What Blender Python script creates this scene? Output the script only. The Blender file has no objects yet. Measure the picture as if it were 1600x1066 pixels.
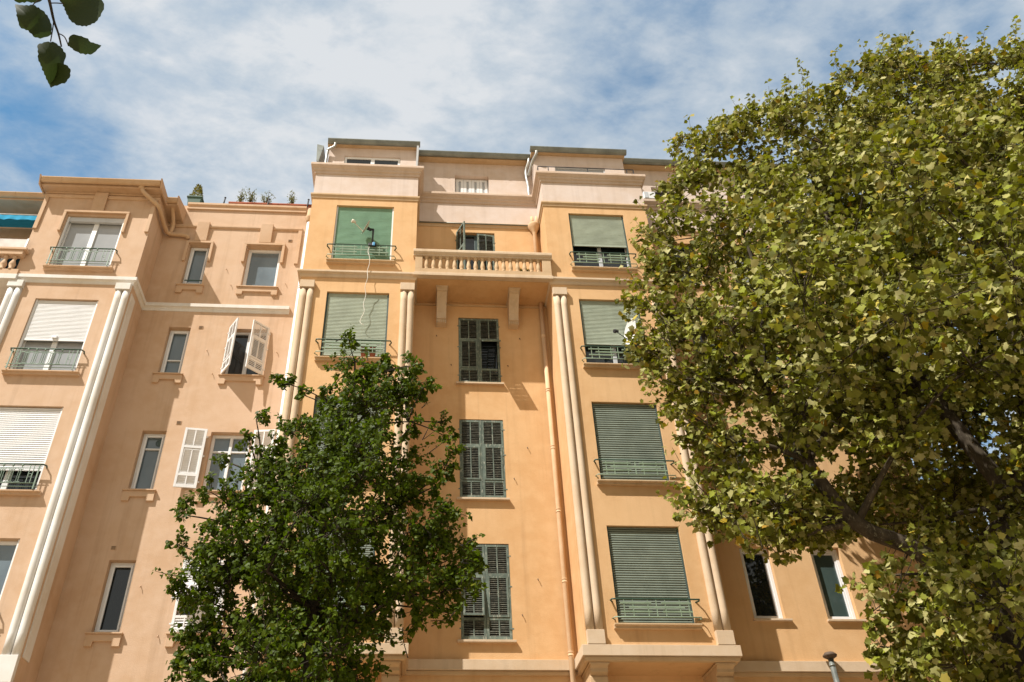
import bpy, math, random
import numpy as np
from mathutils import Vector, Matrix

random.seed(7)
scene = bpy.context.scene
COL = scene.collection
F = 16.20      # plane of the bay fronts
I = 17.13      # plane of the recessed walls, ochre building
IL = 17.15     # plane of the recessed walls, peach building

# ------------------------------------------------------------------ camera
cam_d = bpy.data.cameras.new("camera")
cam = bpy.data.objects.new("camera", cam_d)
COL.objects.link(cam)
scene.camera = cam
cam_d.sensor_width = 36.0
cam_d.lens = 36.0 * 1336.0 / 1600.0
cam_d.shift_x = 70.0 / 1600.0
cam_d.shift_y = -3.0 / 1600.0
cam_d.clip_start = 0.05
cam_d.clip_end = 6000.0
ra, rb, rc = (math.radians(v) for v in (0.96414906, 37.75650288, -4.07938321))
Rz = np.array([[math.cos(ra), -math.sin(ra), 0], [math.sin(ra), math.cos(ra), 0], [0, 0, 1]])
Rx = np.array([[1, 0, 0], [0, math.cos(rb), -math.sin(rb)], [0, math.sin(rb), math.cos(rb)]])
Ry = np.array([[math.cos(rc), 0, math.sin(rc)], [0, 1, 0], [-math.sin(rc), 0, math.cos(rc)]])
R = Rz @ Rx @ Ry                    # rows: right, up, forward in (x, z, y)
rt, up, fw = ([r[0], r[2], r[1]] for r in R)
M = Matrix(((rt[0], up[0], -fw[0], 0), (rt[1], up[1], -fw[1], 0), (rt[2], up[2], -fw[2], 1.6), (0, 0, 0, 1)))
cam.matrix_world = M

# ------------------------------------------------------------------ light
DX, DZ = 1.33, 2.29                 # shadow run per metre of depth
sun_dir = Vector((DX, 1.0, -DZ)).normalized()
sd = bpy.data.lights.new("sun", 'SUN')
sun = bpy.data.objects.new("sun", sd)
COL.objects.link(sun)
sd.energy = 4.7
sd.angle = math.radians(0.5)
sd.color = (1.0, 0.955, 0.885)
sun.location = (-20, -15, 40)
sun.rotation_euler = sun_dir.to_track_quat('-Z', 'Y').to_euler()
SUN_EL = math.asin(-sun_dir.z)
SUN_AZ = math.atan2(-sun_dir.x, -sun_dir.y)     # clockwise from +Y

scene.view_settings.view_transform = 'Standard'
scene.view_settings.look = 'None'
scene.view_settings.exposure = 0.69
scene.view_settings.gamma = 1.0

# ------------------------------------------------------------------ node helpers
def N(nt, t, **kw):
    n = nt.nodes.new(t)
    for k, v in kw.items():
        if k in n.inputs:
            n.inputs[k].default_value = v
        else:
            setattr(n, k, v)
    return n

def math_node(nt, op, a, b=None, clamp=False):
    n = nt.nodes.new('ShaderNodeMath'); n.operation = op; n.use_clamp = clamp
    for i, v in enumerate((a, b)):
        if v is None: continue
        if isinstance(v, (int, float)): n.inputs[i].default_value = v
        else: nt.links.new(v, n.inputs[i])
    return n.outputs[0]

def ramp(nt, fac, stops):
    r = nt.nodes.new('ShaderNodeValToRGB')
    e = r.color_ramp.elements
    while len(e) < len(stops): e.new(0.5)
    for i, (p, c) in enumerate(stops):
        e[i].position = p
        e[i].color = (c, c, c, 1) if isinstance(c, (int, float)) else (*c, 1)
    nt.links.new(fac, r.inputs[0])
    return r.outputs[0]

def mixc(nt, fac, a, b, mode='MIX'):
    n = nt.nodes.new('ShaderNodeMix'); n.data_type = 'RGBA'; n.blend_type = mode
    for s, v in ((n.inputs[0], fac), (n.inputs[6], a), (n.inputs[7], b)):
        if isinstance(v, (int, float)): s.default_value = v
        elif isinstance(v, tuple): s.default_value = (*v, 1)
        else: nt.links.new(v, s)
    return n.outputs[2]

# ------------------------------------------------------------------ sky
w = bpy.data.worlds.new("World")
scene.world = w
w.use_nodes = True
nt = w.node_tree
nt.nodes.clear()
L = nt.links.new
out = N(nt, 'ShaderNodeOutputWorld')
sky = nt.nodes.new('ShaderNodeTexSky')
sky.sky_type = 'NISHITA'
sky.sun_disc = False
sky.sun_elevation = SUN_EL
sky.sun_rotation = SUN_AZ
sky.air_density = 1.0
sky.dust_density = 0.6
sky.ozone_density = 2.0
hs = N(nt, 'ShaderNodeMix', data_type='RGBA', blend_type='MULTIPLY')
hs.inputs[0].default_value = 1.0
hs.inputs[7].default_value = (0.78, 1.13, 1.10, 1)
L(sky.outputs[0], hs.inputs[6])
bg = N(nt, 'ShaderNodeBackground', Strength=0.103)
L(hs.outputs[2], bg.inputs[0])
tc = N(nt, 'ShaderNodeTexCoord')
sep = N(nt, 'ShaderNodeSeparateXYZ')
L(tc.outputs['Generated'], sep.inputs[0])
zc = math_node(nt, 'MAXIMUM', sep.outputs[2], 0.08)
u = math_node(nt, 'DIVIDE', sep.outputs[0], zc)
v = math_node(nt, 'DIVIDE', sep.outputs[1], zc)
cmb = N(nt, 'ShaderNodeCombineXYZ')
L(u, cmb.inputs[0]); L(v, cmb.inputs[1])
def cloud_noise(scale, sx, sy, rot, detail, rough, dist, off):
    mp = N(nt, 'ShaderNodeMapping')
    mp.inputs['Rotation'].default_value = (0, 0, rot)
    mp.inputs['Scale'].default_value = (sx, sy, 1)
    mp.inputs['Location'].default_value = (off, off * .7, 0)
    L(cmb.outputs[0], mp.inputs[0])
    n = N(nt, 'ShaderNodeTexNoise', Scale=scale, Detail=detail, Roughness=rough, Distortion=dist)
    L(mp.outputs[0], n.inputs['Vector'])
    return n.outputs[0]
nA = cloud_noise(3.2, 1.0, 1.15, 0.5, 7, 0.55, 0.1, 3.1)
nB = cloud_noise(9.0, 0.85, 1.25, -0.55, 8, 0.60, 0.15, 7.7)
nC = cloud_noise(26.0, 0.9, 1.3, -0.7, 6, 0.6, 0.2, 1.3)
dens = math_node(nt, 'ADD', math_node(nt, 'MULTIPLY', nA, 0.62), math_node(nt, 'MULTIPLY', nB, 0.58))
dens = math_node(nt, 'ADD', dens, math_node(nt, 'MULTIPLY', nC, 0.16))
# cloud banks and clear gaps, as positions on the cloud layer (x/z, y/z)
BANKS = [(-0.05, 0.66, 0.30, 0.15), (-0.20, 0.78, 0.22, 0.11), (0.08, 0.60, 0.14, 0.09), (-0.36, 0.68, 0.14, 0.07),
         (-0.60, 0.83, 0.13, -0.12), (-0.58, 0.92, 0.10, -0.16), (-0.56, 0.74, 0.06, -0.08),
         (-0.47, 0.87, 0.06, -0.11), (0.27, 0.71, 0.07, -0.13), (0.22, 0.635, 0.06, -0.08), (0.19, 0.77, 0.06, -0.07),
         (0.34, 0.66, 0.06, -0.03), (0.395, 0.625, 0.022, 0.10), (0.415, 0.66, 0.02, 0.07), (0.385, 0.59, 0.02, 0.06), (0.5, 0.60, 0.12, 0.03)]
for bu, bv, br, wt in BANKS:
    d2 = math_node(nt, 'ADD', math_node(nt, 'POWER', math_node(nt, 'ABSOLUTE', math_node(nt, 'SUBTRACT', u, bu)), 2.0),
                   math_node(nt, 'POWER', math_node(nt, 'ABSOLUTE', math_node(nt, 'SUBTRACT', v, bv)), 2.0))
    g = math_node(nt, 'EXPONENT', math_node(nt, 'MULTIPLY', d2, -1.0 / (br * br)))
    dens = math_node(nt, 'ADD', dens, math_node(nt, 'MULTIPLY', g, wt))
mask = ramp(nt, dens, [(0.36, 0.0), (0.50, 0.30), (0.66, 0.66), (0.92, 0.95)])
cshade = ramp(nt, math_node(nt, 'ADD', dens, math_node(nt, 'MULTIPLY', math_node(nt, 'SUBTRACT', nB, 0.5), 0.9)),
              [(0.42, (0.58, 0.70, 0.84)), (0.72, (0.74, 0.82, 0.89)), (1.15, (0.92, 0.95, 0.98))])
cbg = N(nt, 'ShaderNodeBackground', Strength=0.515)
L(cshade, cbg.inputs[0])
south_fill = ramp(nt, math_node(nt, 'ADD', math_node(nt, 'MULTIPLY', sep.outputs[1], 0.5), 0.5), [(0.45, 1.0), (0.70, 0.0)])
cshade = mixc(nt, south_fill, cshade, (0.72, 0.67, 0.58))  # dim warm clouds added out of view behind the camera, warming the shade fill
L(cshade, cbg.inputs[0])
mask = math_node(nt, 'MAXIMUM', mask, math_node(nt, 'MULTIPLY', south_fill, 0.9))
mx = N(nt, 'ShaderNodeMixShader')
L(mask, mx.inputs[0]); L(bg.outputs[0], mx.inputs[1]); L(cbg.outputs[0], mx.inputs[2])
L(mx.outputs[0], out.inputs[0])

# ------------------------------------------------------------------ materials
MATS = {}
def new_mat(name, rough=0.6, spec=0.3, metal=0.0):
    m = bpy.data.materials.new(name); m.use_nodes = True
    nt = m.node_tree
    b = nt.nodes['Principled BSDF']
    b.inputs['Roughness'].default_value = rough
    b.inputs['Metallic'].default_value = metal
    b.inputs['Specular IOR Level'].default_value = spec
    MATS[name] = m
    return m, nt, b

def pos(nt, sx=1, sy=1, sz=1):
    g = nt.nodes.new('ShaderNodeNewGeometry')
    mp = nt.nodes.new('ShaderNodeMapping')
    mp.inputs['Scale'].default_value = (sx, sy, sz)
    nt.links.new(g.outputs['Position'], mp.inputs[0])
    return mp.outputs[0]

def noise(nt, vec, scale, detail=4, rough=0.55, dist=0.0):
    n = N(nt, 'ShaderNodeTexNoise', Scale=scale, Detail=detail, Roughness=rough, Distortion=dist)
    nt.links.new(vec, n.inputs['Vector'])
    return n.outputs[0]

def bump(nt, b, h, strength, dist=0.01):
    n = N(nt, 'ShaderNodeBump', Strength=strength, Distance=dist)
    nt.links.new(h, n.inputs['Height'])
    nt.links.new(n.outputs[0], b.inputs['Normal'])

def stucco(name, c, streak=0.5, dirt=(0.42, 0.36, 0.29), grain=0.5):
    m, nt, b = new_mat(name, 0.88, 0.15)
    p = pos(nt)
    big = noise(nt, p, 0.55, 5, 0.6)
    mid = noise(nt, p, 3.2, 5, 0.6)
    st = noise(nt, pos(nt, 5.0, 5.0, 0.22), 1.0, 6, 0.62)
    fine = noise(nt, p, 45, 4, 0.65)
    c2 = tuple(x * k for x, k in zip(c, (0.90, 0.84, 0.76)))
    c3 = tuple(min(0.9, x * k) for x, k in zip(c, (1.05, 1.07, 1.10)))
    col = mixc(nt, ramp(nt, big, [(0.36, 0.0), (0.66, 1.0)]), c2, c)
    col = mixc(nt, ramp(nt, mid, [(0.42, 0.0), (0.72, 0.55)]), col, c3)
    col = mixc(nt, math_node(nt, 'MULTIPLY', ramp(nt, st, [(0.52, 0.0), (0.78, 0.36)]), streak), col, dirt, 'MULTIPLY')
    nt.links.new(col, b.inputs['Base Color'])
    h = math_node(nt, 'ADD', math_node(nt, 'MULTIPLY', fine, 0.6), mid)
    bump(nt, b, h, grain, 0.012)
    return m

def paint(name, c, rough=0.55, spec=0.3, var=0.12, wear=0.0, wearc=(0.4, 0.38, 0.33), metal=0.0, scale=3.0, bumps=0.1):
    m, nt, b = new_mat(name, rough, spec, metal)
    p = pos(nt)
    n1 = noise(nt, p, scale, 5, 0.6)
    lo = tuple(x * (1 - var * 1.6) for x in c); hi = tuple(min(.95, x * (1 + var)) for x in c)
    col = mixc(nt, ramp(nt, n1, [(0.3, 0.0), (0.7, 1.0)]), lo, hi)
    if wear:
        n2 = noise(nt, pos(nt, 1.0, 1.0, 0.35), 26, 6, 0.72)
        col = mixc(nt, ramp(nt, n2, [(0.60 - 0.1 * wear, 0.0), (0.66, 1.0)]), col, wearc)
    nt.links.new(col, b.inputs['Base Color'])
    n3 = noise(nt, p, 30, 4, 0.6)
    if bumps: bump(nt, b, n3, bumps, 0.004)
    nt.links.new(math_node(nt, 'ADD', math_node(nt, 'MULTIPLY', n1, 0.25), rough - 0.12), b.inputs['Roughness'])
    return m

def glass(name, c, rough=0.03, var=0.25):
    m, nt, b = new_mat(name, rough, 0.5)
    n1 = noise(nt, pos(nt, 1, 1, 0.6), 1.7, 3, 0.5)
    lo = tuple(x * (1 - var) for x in c); hi = tuple(x * (1 + var) for x in c)
    nt.links.new(mixc(nt, ramp(nt, n1, [(0.35, 0.0), (0.65, 1.0)]), lo, hi), b.inputs['Base Color'])
    b.inputs['IOR'].default_value = 1.5
    b.inputs['Coat Weight'].default_value = 0.6
    b.inputs['Coat Roughness'].default_value = 0.02
    n2 = noise(nt, pos(nt), 1.3, 2, 0.5)
    bump(nt, b, n2, 0.06, 0.05)
    return m

def leafmat(name, stops, rough=0.45, trans=0.35, tcol=(0.10, 0.16, 0.02), spec=0.35):
    m, nt, b = new_mat(name, rough, spec)
    g = nt.nodes.new('ShaderNodeNewGeometry')
    col = ramp(nt, g.outputs['Random Per Island'], stops)
    n1 = noise(nt, pos(nt), 1.1, 3, 0.5)
    col = mixc(nt, ramp(nt, n1, [(0.35, 0.0), (0.68, 0.45)]), col, tuple(x * k for x, k in zip(stops[0][1], (1.1, 0.9, 0.8))))
    nt.links.new(col, b.inputs['Base Color'])
    t = nt.nodes.new('ShaderNodeBsdfTranslucent')
    tm = mixc(nt, 0.5, col, tcol)
    nt.links.new(tm, t.inputs[0])
    mx = N(nt, 'ShaderNodeMixShader', Fac=trans)
    nt.links.new(b.outputs[0], mx.inputs[1]); nt.links.new(t.outputs[0], mx.inputs[2])
    nt.links.new(mx.outputs[0], nt.nodes['Material Output'].inputs[0])
    return m

stucco('ochre_stucco', (0.655, 0.422, 0.222), 0.7)
stucco('pink_stucco', (0.625, 0.53, 0.475), 0.7)
stucco('peach_stucco', (0.572, 0.412, 0.292), 0.85)
stucco('cream_stone', (0.60, 0.475, 0.345), 1.0, (0.5, 0.46, 0.40), 0.35)
stucco('pink_trim', (0.57, 0.455, 0.37), 0.8, (0.5, 0.44, 0.36), 0.35)
stucco('ochre_trim', (0.55, 0.40, 0.25), 0.9, (0.5, 0.44, 0.36), 0.35)
stucco('peach_trim', (0.56, 0.40, 0.275), 0.7, (0.5, 0.44, 0.36), 0.35)
stucco('white_trim', (0.70, 0.695, 0.68), 0.8, (0.6, 0.59, 0.57), 0.3)
stucco('orange_pipe', (0.63, 0.45, 0.29), 0.3, grain=0.1)
stucco('peach_pipe', (0.54, 0.385, 0.25), 0.3, grain=0.1)
stucco('white_pipe', (0.74, 0.74, 0.73), 0.4, grain=0.1)
stucco('roof_slab', (0.30, 0.25, 0.20), 0.6)
stucco('pavement_stone', (0.42, 0.33, 0.22), 0.2)
stucco('asphalt', (0.055, 0.055, 0.055), 0.0, grain=1.0)
stucco('terrain_earth', (0.42, 0.32, 0.20), 0.0)
paint('old_green_wood', (0.135, 0.170, 0.142), 0.75, 0.15, 0.2, 0.7, (0.34, 0.35, 0.29), bumps=0.4)
paint('louvre_wood', (0.095, 0.098, 0.080), 0.85, 0.1, 0.35, 0.6, (0.22, 0.20, 0.15), scale=14, bumps=0.4)
paint('bare_wood', (0.50, 0.44, 0.34), 0.8, 0.15, 0.2)
paint('white_shutter', (0.72, 0.72, 0.72), 0.5, 0.3, 0.05)
paint('bright_green_slat', (0.185, 0.325, 0.225), 0.5, 0.3, 0.08)
paint('pale_green_slat', (0.37, 0.415, 0.335), 0.5, 0.3, 0.08)
paint('dull_green_slat', (0.215, 0.25, 0.205), 0.5, 0.3, 0.10)
paint('white_slat', (0.70, 0.71, 0.72), 0.5, 0.3, 0.03)
paint('dark_green_iron', (0.045, 0.085, 0.060), 0.45, 0.4, 0.2)
paint('pale_green_iron', (0.22, 0.29, 0.20), 0.5, 0.4, 0.15)
paint('mint_iron', (0.19, 0.27, 0.21), 0.5, 0.4, 0.15)
paint('white_frame', (0.74, 0.75, 0.76), 0.4, 0.4, 0.03)
paint('aluminium', (0.50, 0.52, 0.54), 0.4, 0.5, 0.05)
paint('dark_frame', (0.06, 0.09, 0.085), 0.5, 0.3, 0.1)
paint('zinc', (0.20, 0.215, 0.195), 0.45, 0.5, 0.2, metal=0.3)
paint('zinc_bright', (0.46, 0.46, 0.44), 0.45, 0.5, 0.2, metal=0.55)
paint('dark_iron', (0.035, 0.035, 0.04), 0.6, 0.3, 0.2)
paint('rust_iron', (0.10, 0.07, 0.05), 0.7, 0.3, 0.3)
paint('terracotta', (0.36, 0.12, 0.07), 0.8, 0.2, 0.15)
paint('green_planter', (0.06, 0.11, 0.085), 0.6, 0.3, 0.15)
paint('awning_cloth', (0.03, 0.30, 0.52), 0.8, 0.1, 0.1)
paint('dish_white', (0.75, 0.74, 0.72), 0.4, 0.4, 0.05)
paint('dish_cream', (0.66, 0.60, 0.50), 0.5, 0.3, 0.08)
paint('cable_white', (0.72, 0.68, 0.60), 0.5, 0.3, 0.05)
paint('blue_plastic', (0.08, 0.30, 0.55), 0.4, 0.4, 0.05)
paint('frosted_panel', (0.46, 0.41, 0.36), 0.3, 0.5, 0.05)
paint('room_plaster', (0.045, 0.042, 0.038), 0.9, 0.1, 0.2)
paint('vent_dark', (0.16, 0.11, 0.07), 0.8, 0.1, 0.2)
paint('red_petal', (0.45, 0.04, 0.06), 0.6, 0.2, 0.2)
paint('yellow_petal', (0.70, 0.50, 0.05), 0.6, 0.2, 0.2)
paint('cloth_blue', (0.10, 0.14, 0.25), 0.8, 0.1, 0.2)
paint('bark', (0.070, 0.056, 0.040), 0.9, 0.1, 0.35, 0.4, (0.20, 0.18, 0.13), bumps=0.9, scale=5)
paint('dark_bark', (0.045, 0.036, 0.027), 0.9, 0.1, 0.35, bumps=0.9, scale=9)
paint('seed_brown', (0.11, 0.075, 0.035), 0.9, 0.1, 0.25)
glass('pane_curtain', (0.33, 0.345, 0.36), var=0.08)
glass('pane_blue', (0.14, 0.18, 0.21), var=0.15)
glass('pane_dark', (0.012, 0.016, 0.018))
glass('pane_teal', (0.045, 0.068, 0.063), var=0.2)
leafmat('linden_leaf', [(0.0, (0.034, 0.056, 0.003)), (0.45, (0.056, 0.090, 0.004)), (0.8, (0.084, 0.125, 0.006)), (0.97, (0.125, 0.160, 0.010)), (1.0, (0.22, 0.18, 0.02))], 0.5, 0.34, (0.13, 0.22, 0.002), 0.12)
leafmat('plane_leaf', [(0.0, (0.038, 0.044, 0.005)), (0.22, (0.090, 0.097, 0.013)), (0.44, (0.195, 0.20, 0.036)), (0.58, (0.23, 0.265, 0.022)), (0.72, (0.315, 0.30, 0.09)), (0.95, (0.48, 0.45, 0.21)), (0.975, (0.44, 0.33, 0.015)), (1.0, (0.28, 0.15, 0.02))], 0.6, 0.17, (0.55, 0.58, 0.003), 0.10)  # tone range widened: dark leaves imitate deep shade, pale ones sunlit clumps
leafmat('near_leaf', [(0.0, (0.020, 0.034, 0.010)), (1.0, (0.032, 0.05, 0.014))], 0.5, 0.25, (0.04, 0.07, 0.01), 0.2)
leafmat('shrub_leaf', [(0.0, (0.14, 0.18, 0.07)), (0.7, (0.24, 0.27, 0.10)), (1.0, (0.36, 0.25, 0.18))], 0.6, 0.25, (0.16, 0.20, 0.03), 0.2)
leafmat('conifer_leaf', [(0.0, (0.10, 0.12, 0.03)), (0.6, (0.20, 0.19, 0.04)), (1.0, (0.34, 0.27, 0.05))], 0.6, 0.2, (0.2, 0.2, 0.03), 0.2)

# ------------------------------------------------------------------ mesh builder
class MB:
    def __init__(s): s.v = []; s.f = []; s.sm = []
    def face(s, pts, smooth=False):
        b = len(s.v); s.v += [tuple(p) for p in pts]; s.f.append(tuple(range(b, b + len(pts)))); s.sm.append(smooth)
    def box(s, x0, x1, y0, y1, z0, z1):
        b = len(s.v)
        s.v += [(x, y, z) for z in (z0, z1) for y in (y0, y1) for x in (x0, x1)]
        for q in ((0, 2, 3, 1), (4, 5, 7, 6), (0, 1, 5, 4), (2, 6, 7, 3), (0, 4, 6, 2), (1, 3, 7, 5)):
            s.f.append(tuple(b + i for i in q)); s.sm.append(False)
        return s
    def hexa(s, p):              # eight corners, same order as box
        b = len(s.v); s.v += [tuple(q) for q in p]
        for q in ((0, 2, 3, 1), (4, 5, 7, 6), (0, 1, 5, 4), (2, 6, 7, 3), (0, 4, 6, 2), (1, 3, 7, 5)):
            s.f.append(tuple(b + i for i in q)); s.sm.append(False)
        return s
    def prism(s, poly, axis, a, b_):    # polygon in the plane across 'axis', from a to b_
        n = len(poly); b = len(s.v)
        for t in (a, b_):
            for p, q in poly:
                s.v.append((t, p, q) if axis == 'x' else (p, t, q) if axis == 'y' else (p, q, t))
        s.f.append(tuple(range(b, b + n))); s.f.append(tuple(range(b + 2 * n - 1, b + n - 1, -1)))
        s.sm += [False, False]
        for i in range(n):
            j = (i + 1) % n
            s.f.append((b + j, b + i, b + n + i, b + n + j)); s.sm.append(False)
        return s
    def tube(s, pts, r, n=8, caps=True):
        pts = [Vector(p) for p in pts]
        rs = r if isinstance(r, (list, tuple)) else [r] * len(pts)
        b = len(s.v); prev = None
        for i, p in enumerate(pts):
            t = (pts[min(i + 1, len(pts) - 1)] - pts[max(i - 1, 0)]).normalized()
            if prev is None:
                a = t.cross(Vector((0.13, 0.31, 0.94)) if abs(t.z) < 0.9 else Vector((1, 0.1, 0))).normalized()
            else:
                a = (prev - t * prev.dot(t)).normalized()
            prev = a; c = t.cross(a)
            for k in range(n):
                an = 2 * math.pi * k / n
                s.v.append(tuple(p + (a * math.cos(an) + c * math.sin(an)) * rs[i]))
        for i in range(len(pts) - 1):
            for k in range(n):
                k2 = (k + 1) % n
                s.f.append((b + i * n + k, b + i * n + k2, b + (i + 1) * n + k2, b + (i + 1) * n + k)); s.sm.append(True)
        if caps:
            s.f.append(tuple(b + k for k in range(n - 1, -1, -1))); s.sm.append(False)
            e = b + (len(pts) - 1) * n
            s.f.append(tuple(e + k for k in range(n))); s.sm.append(False)
        return s
    def lathe(s, prof, cx, cy, n=16, sx=1.0):     # prof: (radius, z) from bottom to top
        b = len(s.v)
        for r, z in prof:
            for k in range(n):
                an = 2 * math.pi * k / n
                s.v.append((cx + r * math.cos(an) * sx, cy + r * math.sin(an), z))
        for i in range(len(prof) - 1):
            for k in range(n):
                k2 = (k + 1) % n
                s.f.append((b + i * n + k, b + i * n + k2, b + (i + 1) * n + k2, b + (i + 1) * n + k)); s.sm.append(True)
        s.f.append(tuple(b + k for k in range(n - 1, -1, -1))); s.sm.append(False)
        e = b + (len(prof) - 1) * n
        s.f.append(tuple(e + k for k in range(n))); s.sm.append(False)
        return s
    def sweep(s, path, prof):   # prof: closed polygon of (out, z); path in plan, outward on the right-hand side
        P = [Vector((x, y)) for x, y in path]; n = len(prof); b = len(s.v)
        D = [(P[i + 1] - P[i]).normalized() for i in range(len(P) - 1)]
        nr = [Vector((d.y, -d.x)) for d in D]
        for i, p in enumerate(P):
            if i == 0: m = nr[0]
            elif i == len(P) - 1: m = nr[-1]
            else: m = (nr[i - 1] + nr[i]) / (1 + nr[i - 1].dot(nr[i]))
            for o, z in prof: s.v.append((p.x + m.x * o, p.y + m.y * o, z))
        for i in range(len(P) - 1):
            for k in range(n):
                k2 = (k + 1) % n
                s.f.append((b + i * n + k, b + i * n + k2, b + (i + 1) * n + k2, b + (i + 1) * n + k)); s.sm.append(False)
        s.f.append(tuple(b + k for k in range(n - 1, -1, -1))); s.sm.append(False)
        e = b + (len(P) - 1) * n
        s.f.append(tuple(e + k for k in range(n))); s.sm.append(False)
        return s
    def wall(s, x0, x1, z0, z1, y, holes=(), depth=0.2):   # a wall facing -Y with openings and their reveals
        xs = sorted({x0, x1, *[h[0] for h in holes], *[h[1] for h in holes]})
        zs = sorted({z0, z1, *[h[2] for h in holes], *[h[3] for h in holes]})
        xs = [x for x in xs if x0 <= x <= x1]; zs = [z for z in zs if z0 <= z <= z1]
        for i in range(len(xs) - 1):
            for j in range(len(zs) - 1):
                cx, cz = (xs[i] + xs[i + 1]) / 2, (zs[j] + zs[j + 1]) / 2
                if any(h[0] < cx < h[1] and h[2] < cz < h[3] for h in holes): continue
                s.face([(xs[i], y, zs[j]), (xs[i + 1], y, zs[j]), (xs[i + 1], y, zs[j + 1]), (xs[i], y, zs[j + 1])])
        for h in holes:
            d = h[4] if len(h) > 4 else depth
            a, b, c, e = h[:4]
            s.face([(a, y, c), (a, y, e), (a, y + d, e), (a, y + d, c)])
            s.face([(b, y, e), (b, y, c), (b, y + d, c), (b, y + d, e)])
            s.face([(a, y, e), (b, y, e), (b, y + d, e), (a, y + d, e)])
            s.face([(b, y, c), (a, y, c), (a, y + d, c), (b, y + d, c)])
        return s
    def build(s, name, mat, parent=None, bevel=0.0, label=None, loc=None):
        me = bpy.data.meshes.new(name)
        me.from_pydata(s.v, [], s.f)
        me.polygons.foreach_set('use_smooth', s.sm)
        me.materials.append(MATS[mat])
        me.update()
        o = bpy.data.objects.new(name, me)
        COL.objects.link(o)
        if parent is not None:
            o.parent = parent
            o.matrix_parent_inverse = base_matrix(parent).inverted()
        if bevel:
            bv = o.modifiers.new('bevel', 'BEVEL'); bv.width = bevel; bv.segments = 2; bv.limit_method = 'ANGLE'
            bv.angle_limit = math.radians(40); bv.harden_normals = False
        if label: o['label'] = label
        return o

def base_matrix(o):
    m = Matrix.Translation(o.location) @ o.rotation_euler.to_matrix().to_4x4()
    return m if o.parent is None else base_matrix(o.parent) @ o.matrix_parent_inverse @ m

def thing(name, label, cat, loc=(0, 0, 0), group=None):
    o = bpy.data.objects.new(name, None)
    o.location = loc; o.empty_display_size = 0.3
    COL.objects.link(o)
    tag(o, label, cat, group)
    return o
def tag(o, label, cat, group=None):
    o['label'] = label; o['category'] = cat
    if group: o['group'] = group
    return o
def struct(name, mb, mat):
    o = mb.build(name, mat); o['kind'] = 'structure'
    return o
# ================================================================== window pieces
def frame_rect(mb, x0, x1, z0, z1, y0, y1, t, mull=(), tran=(), t2=None):
    e = 0.003; t2 = t2 or t
    mb.box(x0 + e, x0 + t, y0, y1, z0 + e, z1 - e); mb.box(x1 - t, x1 - e, y0, y1, z0 + e, z1 - e)
    mb.box(x0 + t, x1 - t, y0, y1, z1 - t, z1 - e); mb.box(x0 + t, x1 - t, y0, y1, z0 + e, z0 + t)
    for m in mull: mb.box(m - t2 * .8, m + t2 * .8, y0 - .004, y1 - .004, z0 + t, z1 - t)
    for q in tran: mb.box(x0 + t, x1 - t, y0 + .004, y1 - .008, q - t2 * .45, q + t2 * .45)

def room(parent, x0, x1, z0, z1, y, d=1.2):
    m = MB(); y1 = y + d; a, b, c, e = x0 - .25, x1 + .25, z0 - .2, z1 + .15
    m.face([(a, y1, c), (b, y1, c), (b, y1, e), (a, y1, e)])
    m.face([(a, y, c), (a, y1, c), (a, y1, e), (a, y, e)]); m.face([(b, y, c), (b, y, e), (b, y1, e), (b, y1, c)])
    m.face([(a, y, e), (a, y1, e), (b, y1, e), (b, y, e)]); m.face([(a, y, c), (b, y, c), (b, y1, c), (a, y1, c)])
    return m.build('room_interior', 'room_plaster', parent)

def window(parent, x0, x1, z0, z1, y, pane, fmat='white_frame', t=.055, mull=(), tran=(), name='window', open_room=False, panes=None, dead=.06, label=None, t2=None):
    f = MB(); frame_rect(f, x0, x1, z0, z1, y - dead, y, t, mull, tran, t2)
    fr = f.build(name, fmat, parent, bevel=.006, label=label)
    for (a, b, c, e) in (panes or [(x0 + t * .6, x1 - t * .6, z0 + t * .6, z1 - t * .6)]):
        p = MB(); p.box(a, b, y - .028, y - .018, c, e); p.build('pane', pane, fr)
    if open_room: room(fr, x0, x1, z0, z1, y + .01)
    return fr

def roller(parent, x0, x1, z0, z1, y, mat, pitch=.043, gap=0.0, label=None, sag=0.0):
    """slatted roller shutter hanging from z1 down to z0"""
    m = MB(); n = max(1, int(round((z1 - z0) / pitch))); p = (z1 - z0) / n
    rng = random.Random(int(abs(x0) * 100 + z1 * 10))
    for i in range(n):
        a = z0 + i * p; j = rng.uniform(-.0008, .0008); g = gap * rng.uniform(.5, 1.5)
        rows = [(.006, a + g), (-.008 + j, a + p * .12 + g * .6), (-.015 + j, a + p * .5), (-.010 + j, a + p * .86), (.006, a + p * .999)]
        b = len(m.v)
        for dy, zz in rows:
            m.v.append((x0, y + dy, zz)); m.v.append((x1, y + dy, zz))
        for k in range(4):
            m.f.append((b + 2 * k, b + 2 * k + 1, b + 2 * k + 3, b + 2 * k + 2)); m.sm.append(True)
        m.f.append((b + 1, b, b + 8, b + 9)); m.sm.append(False)
    m.box(x0, x1, y - .016, y + .012, z0 - .05, z0 - .002)
    return m.build('roller_shutter', mat, parent, label=label)

def sill(parent, x0, x1, z, y, mat, proj=.13, step=.05, h=.10):
    m = MB()
    m.prism([(y + .15, z), (y - proj, z - .012), (y - proj, z - h * .45), (y - proj + step, z - h * .55), (y - proj + step, z - h), (y + .15, z - h)], 'x', x0, x1)
    return m.build('window_sill', mat, parent, bevel=.006)

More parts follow.
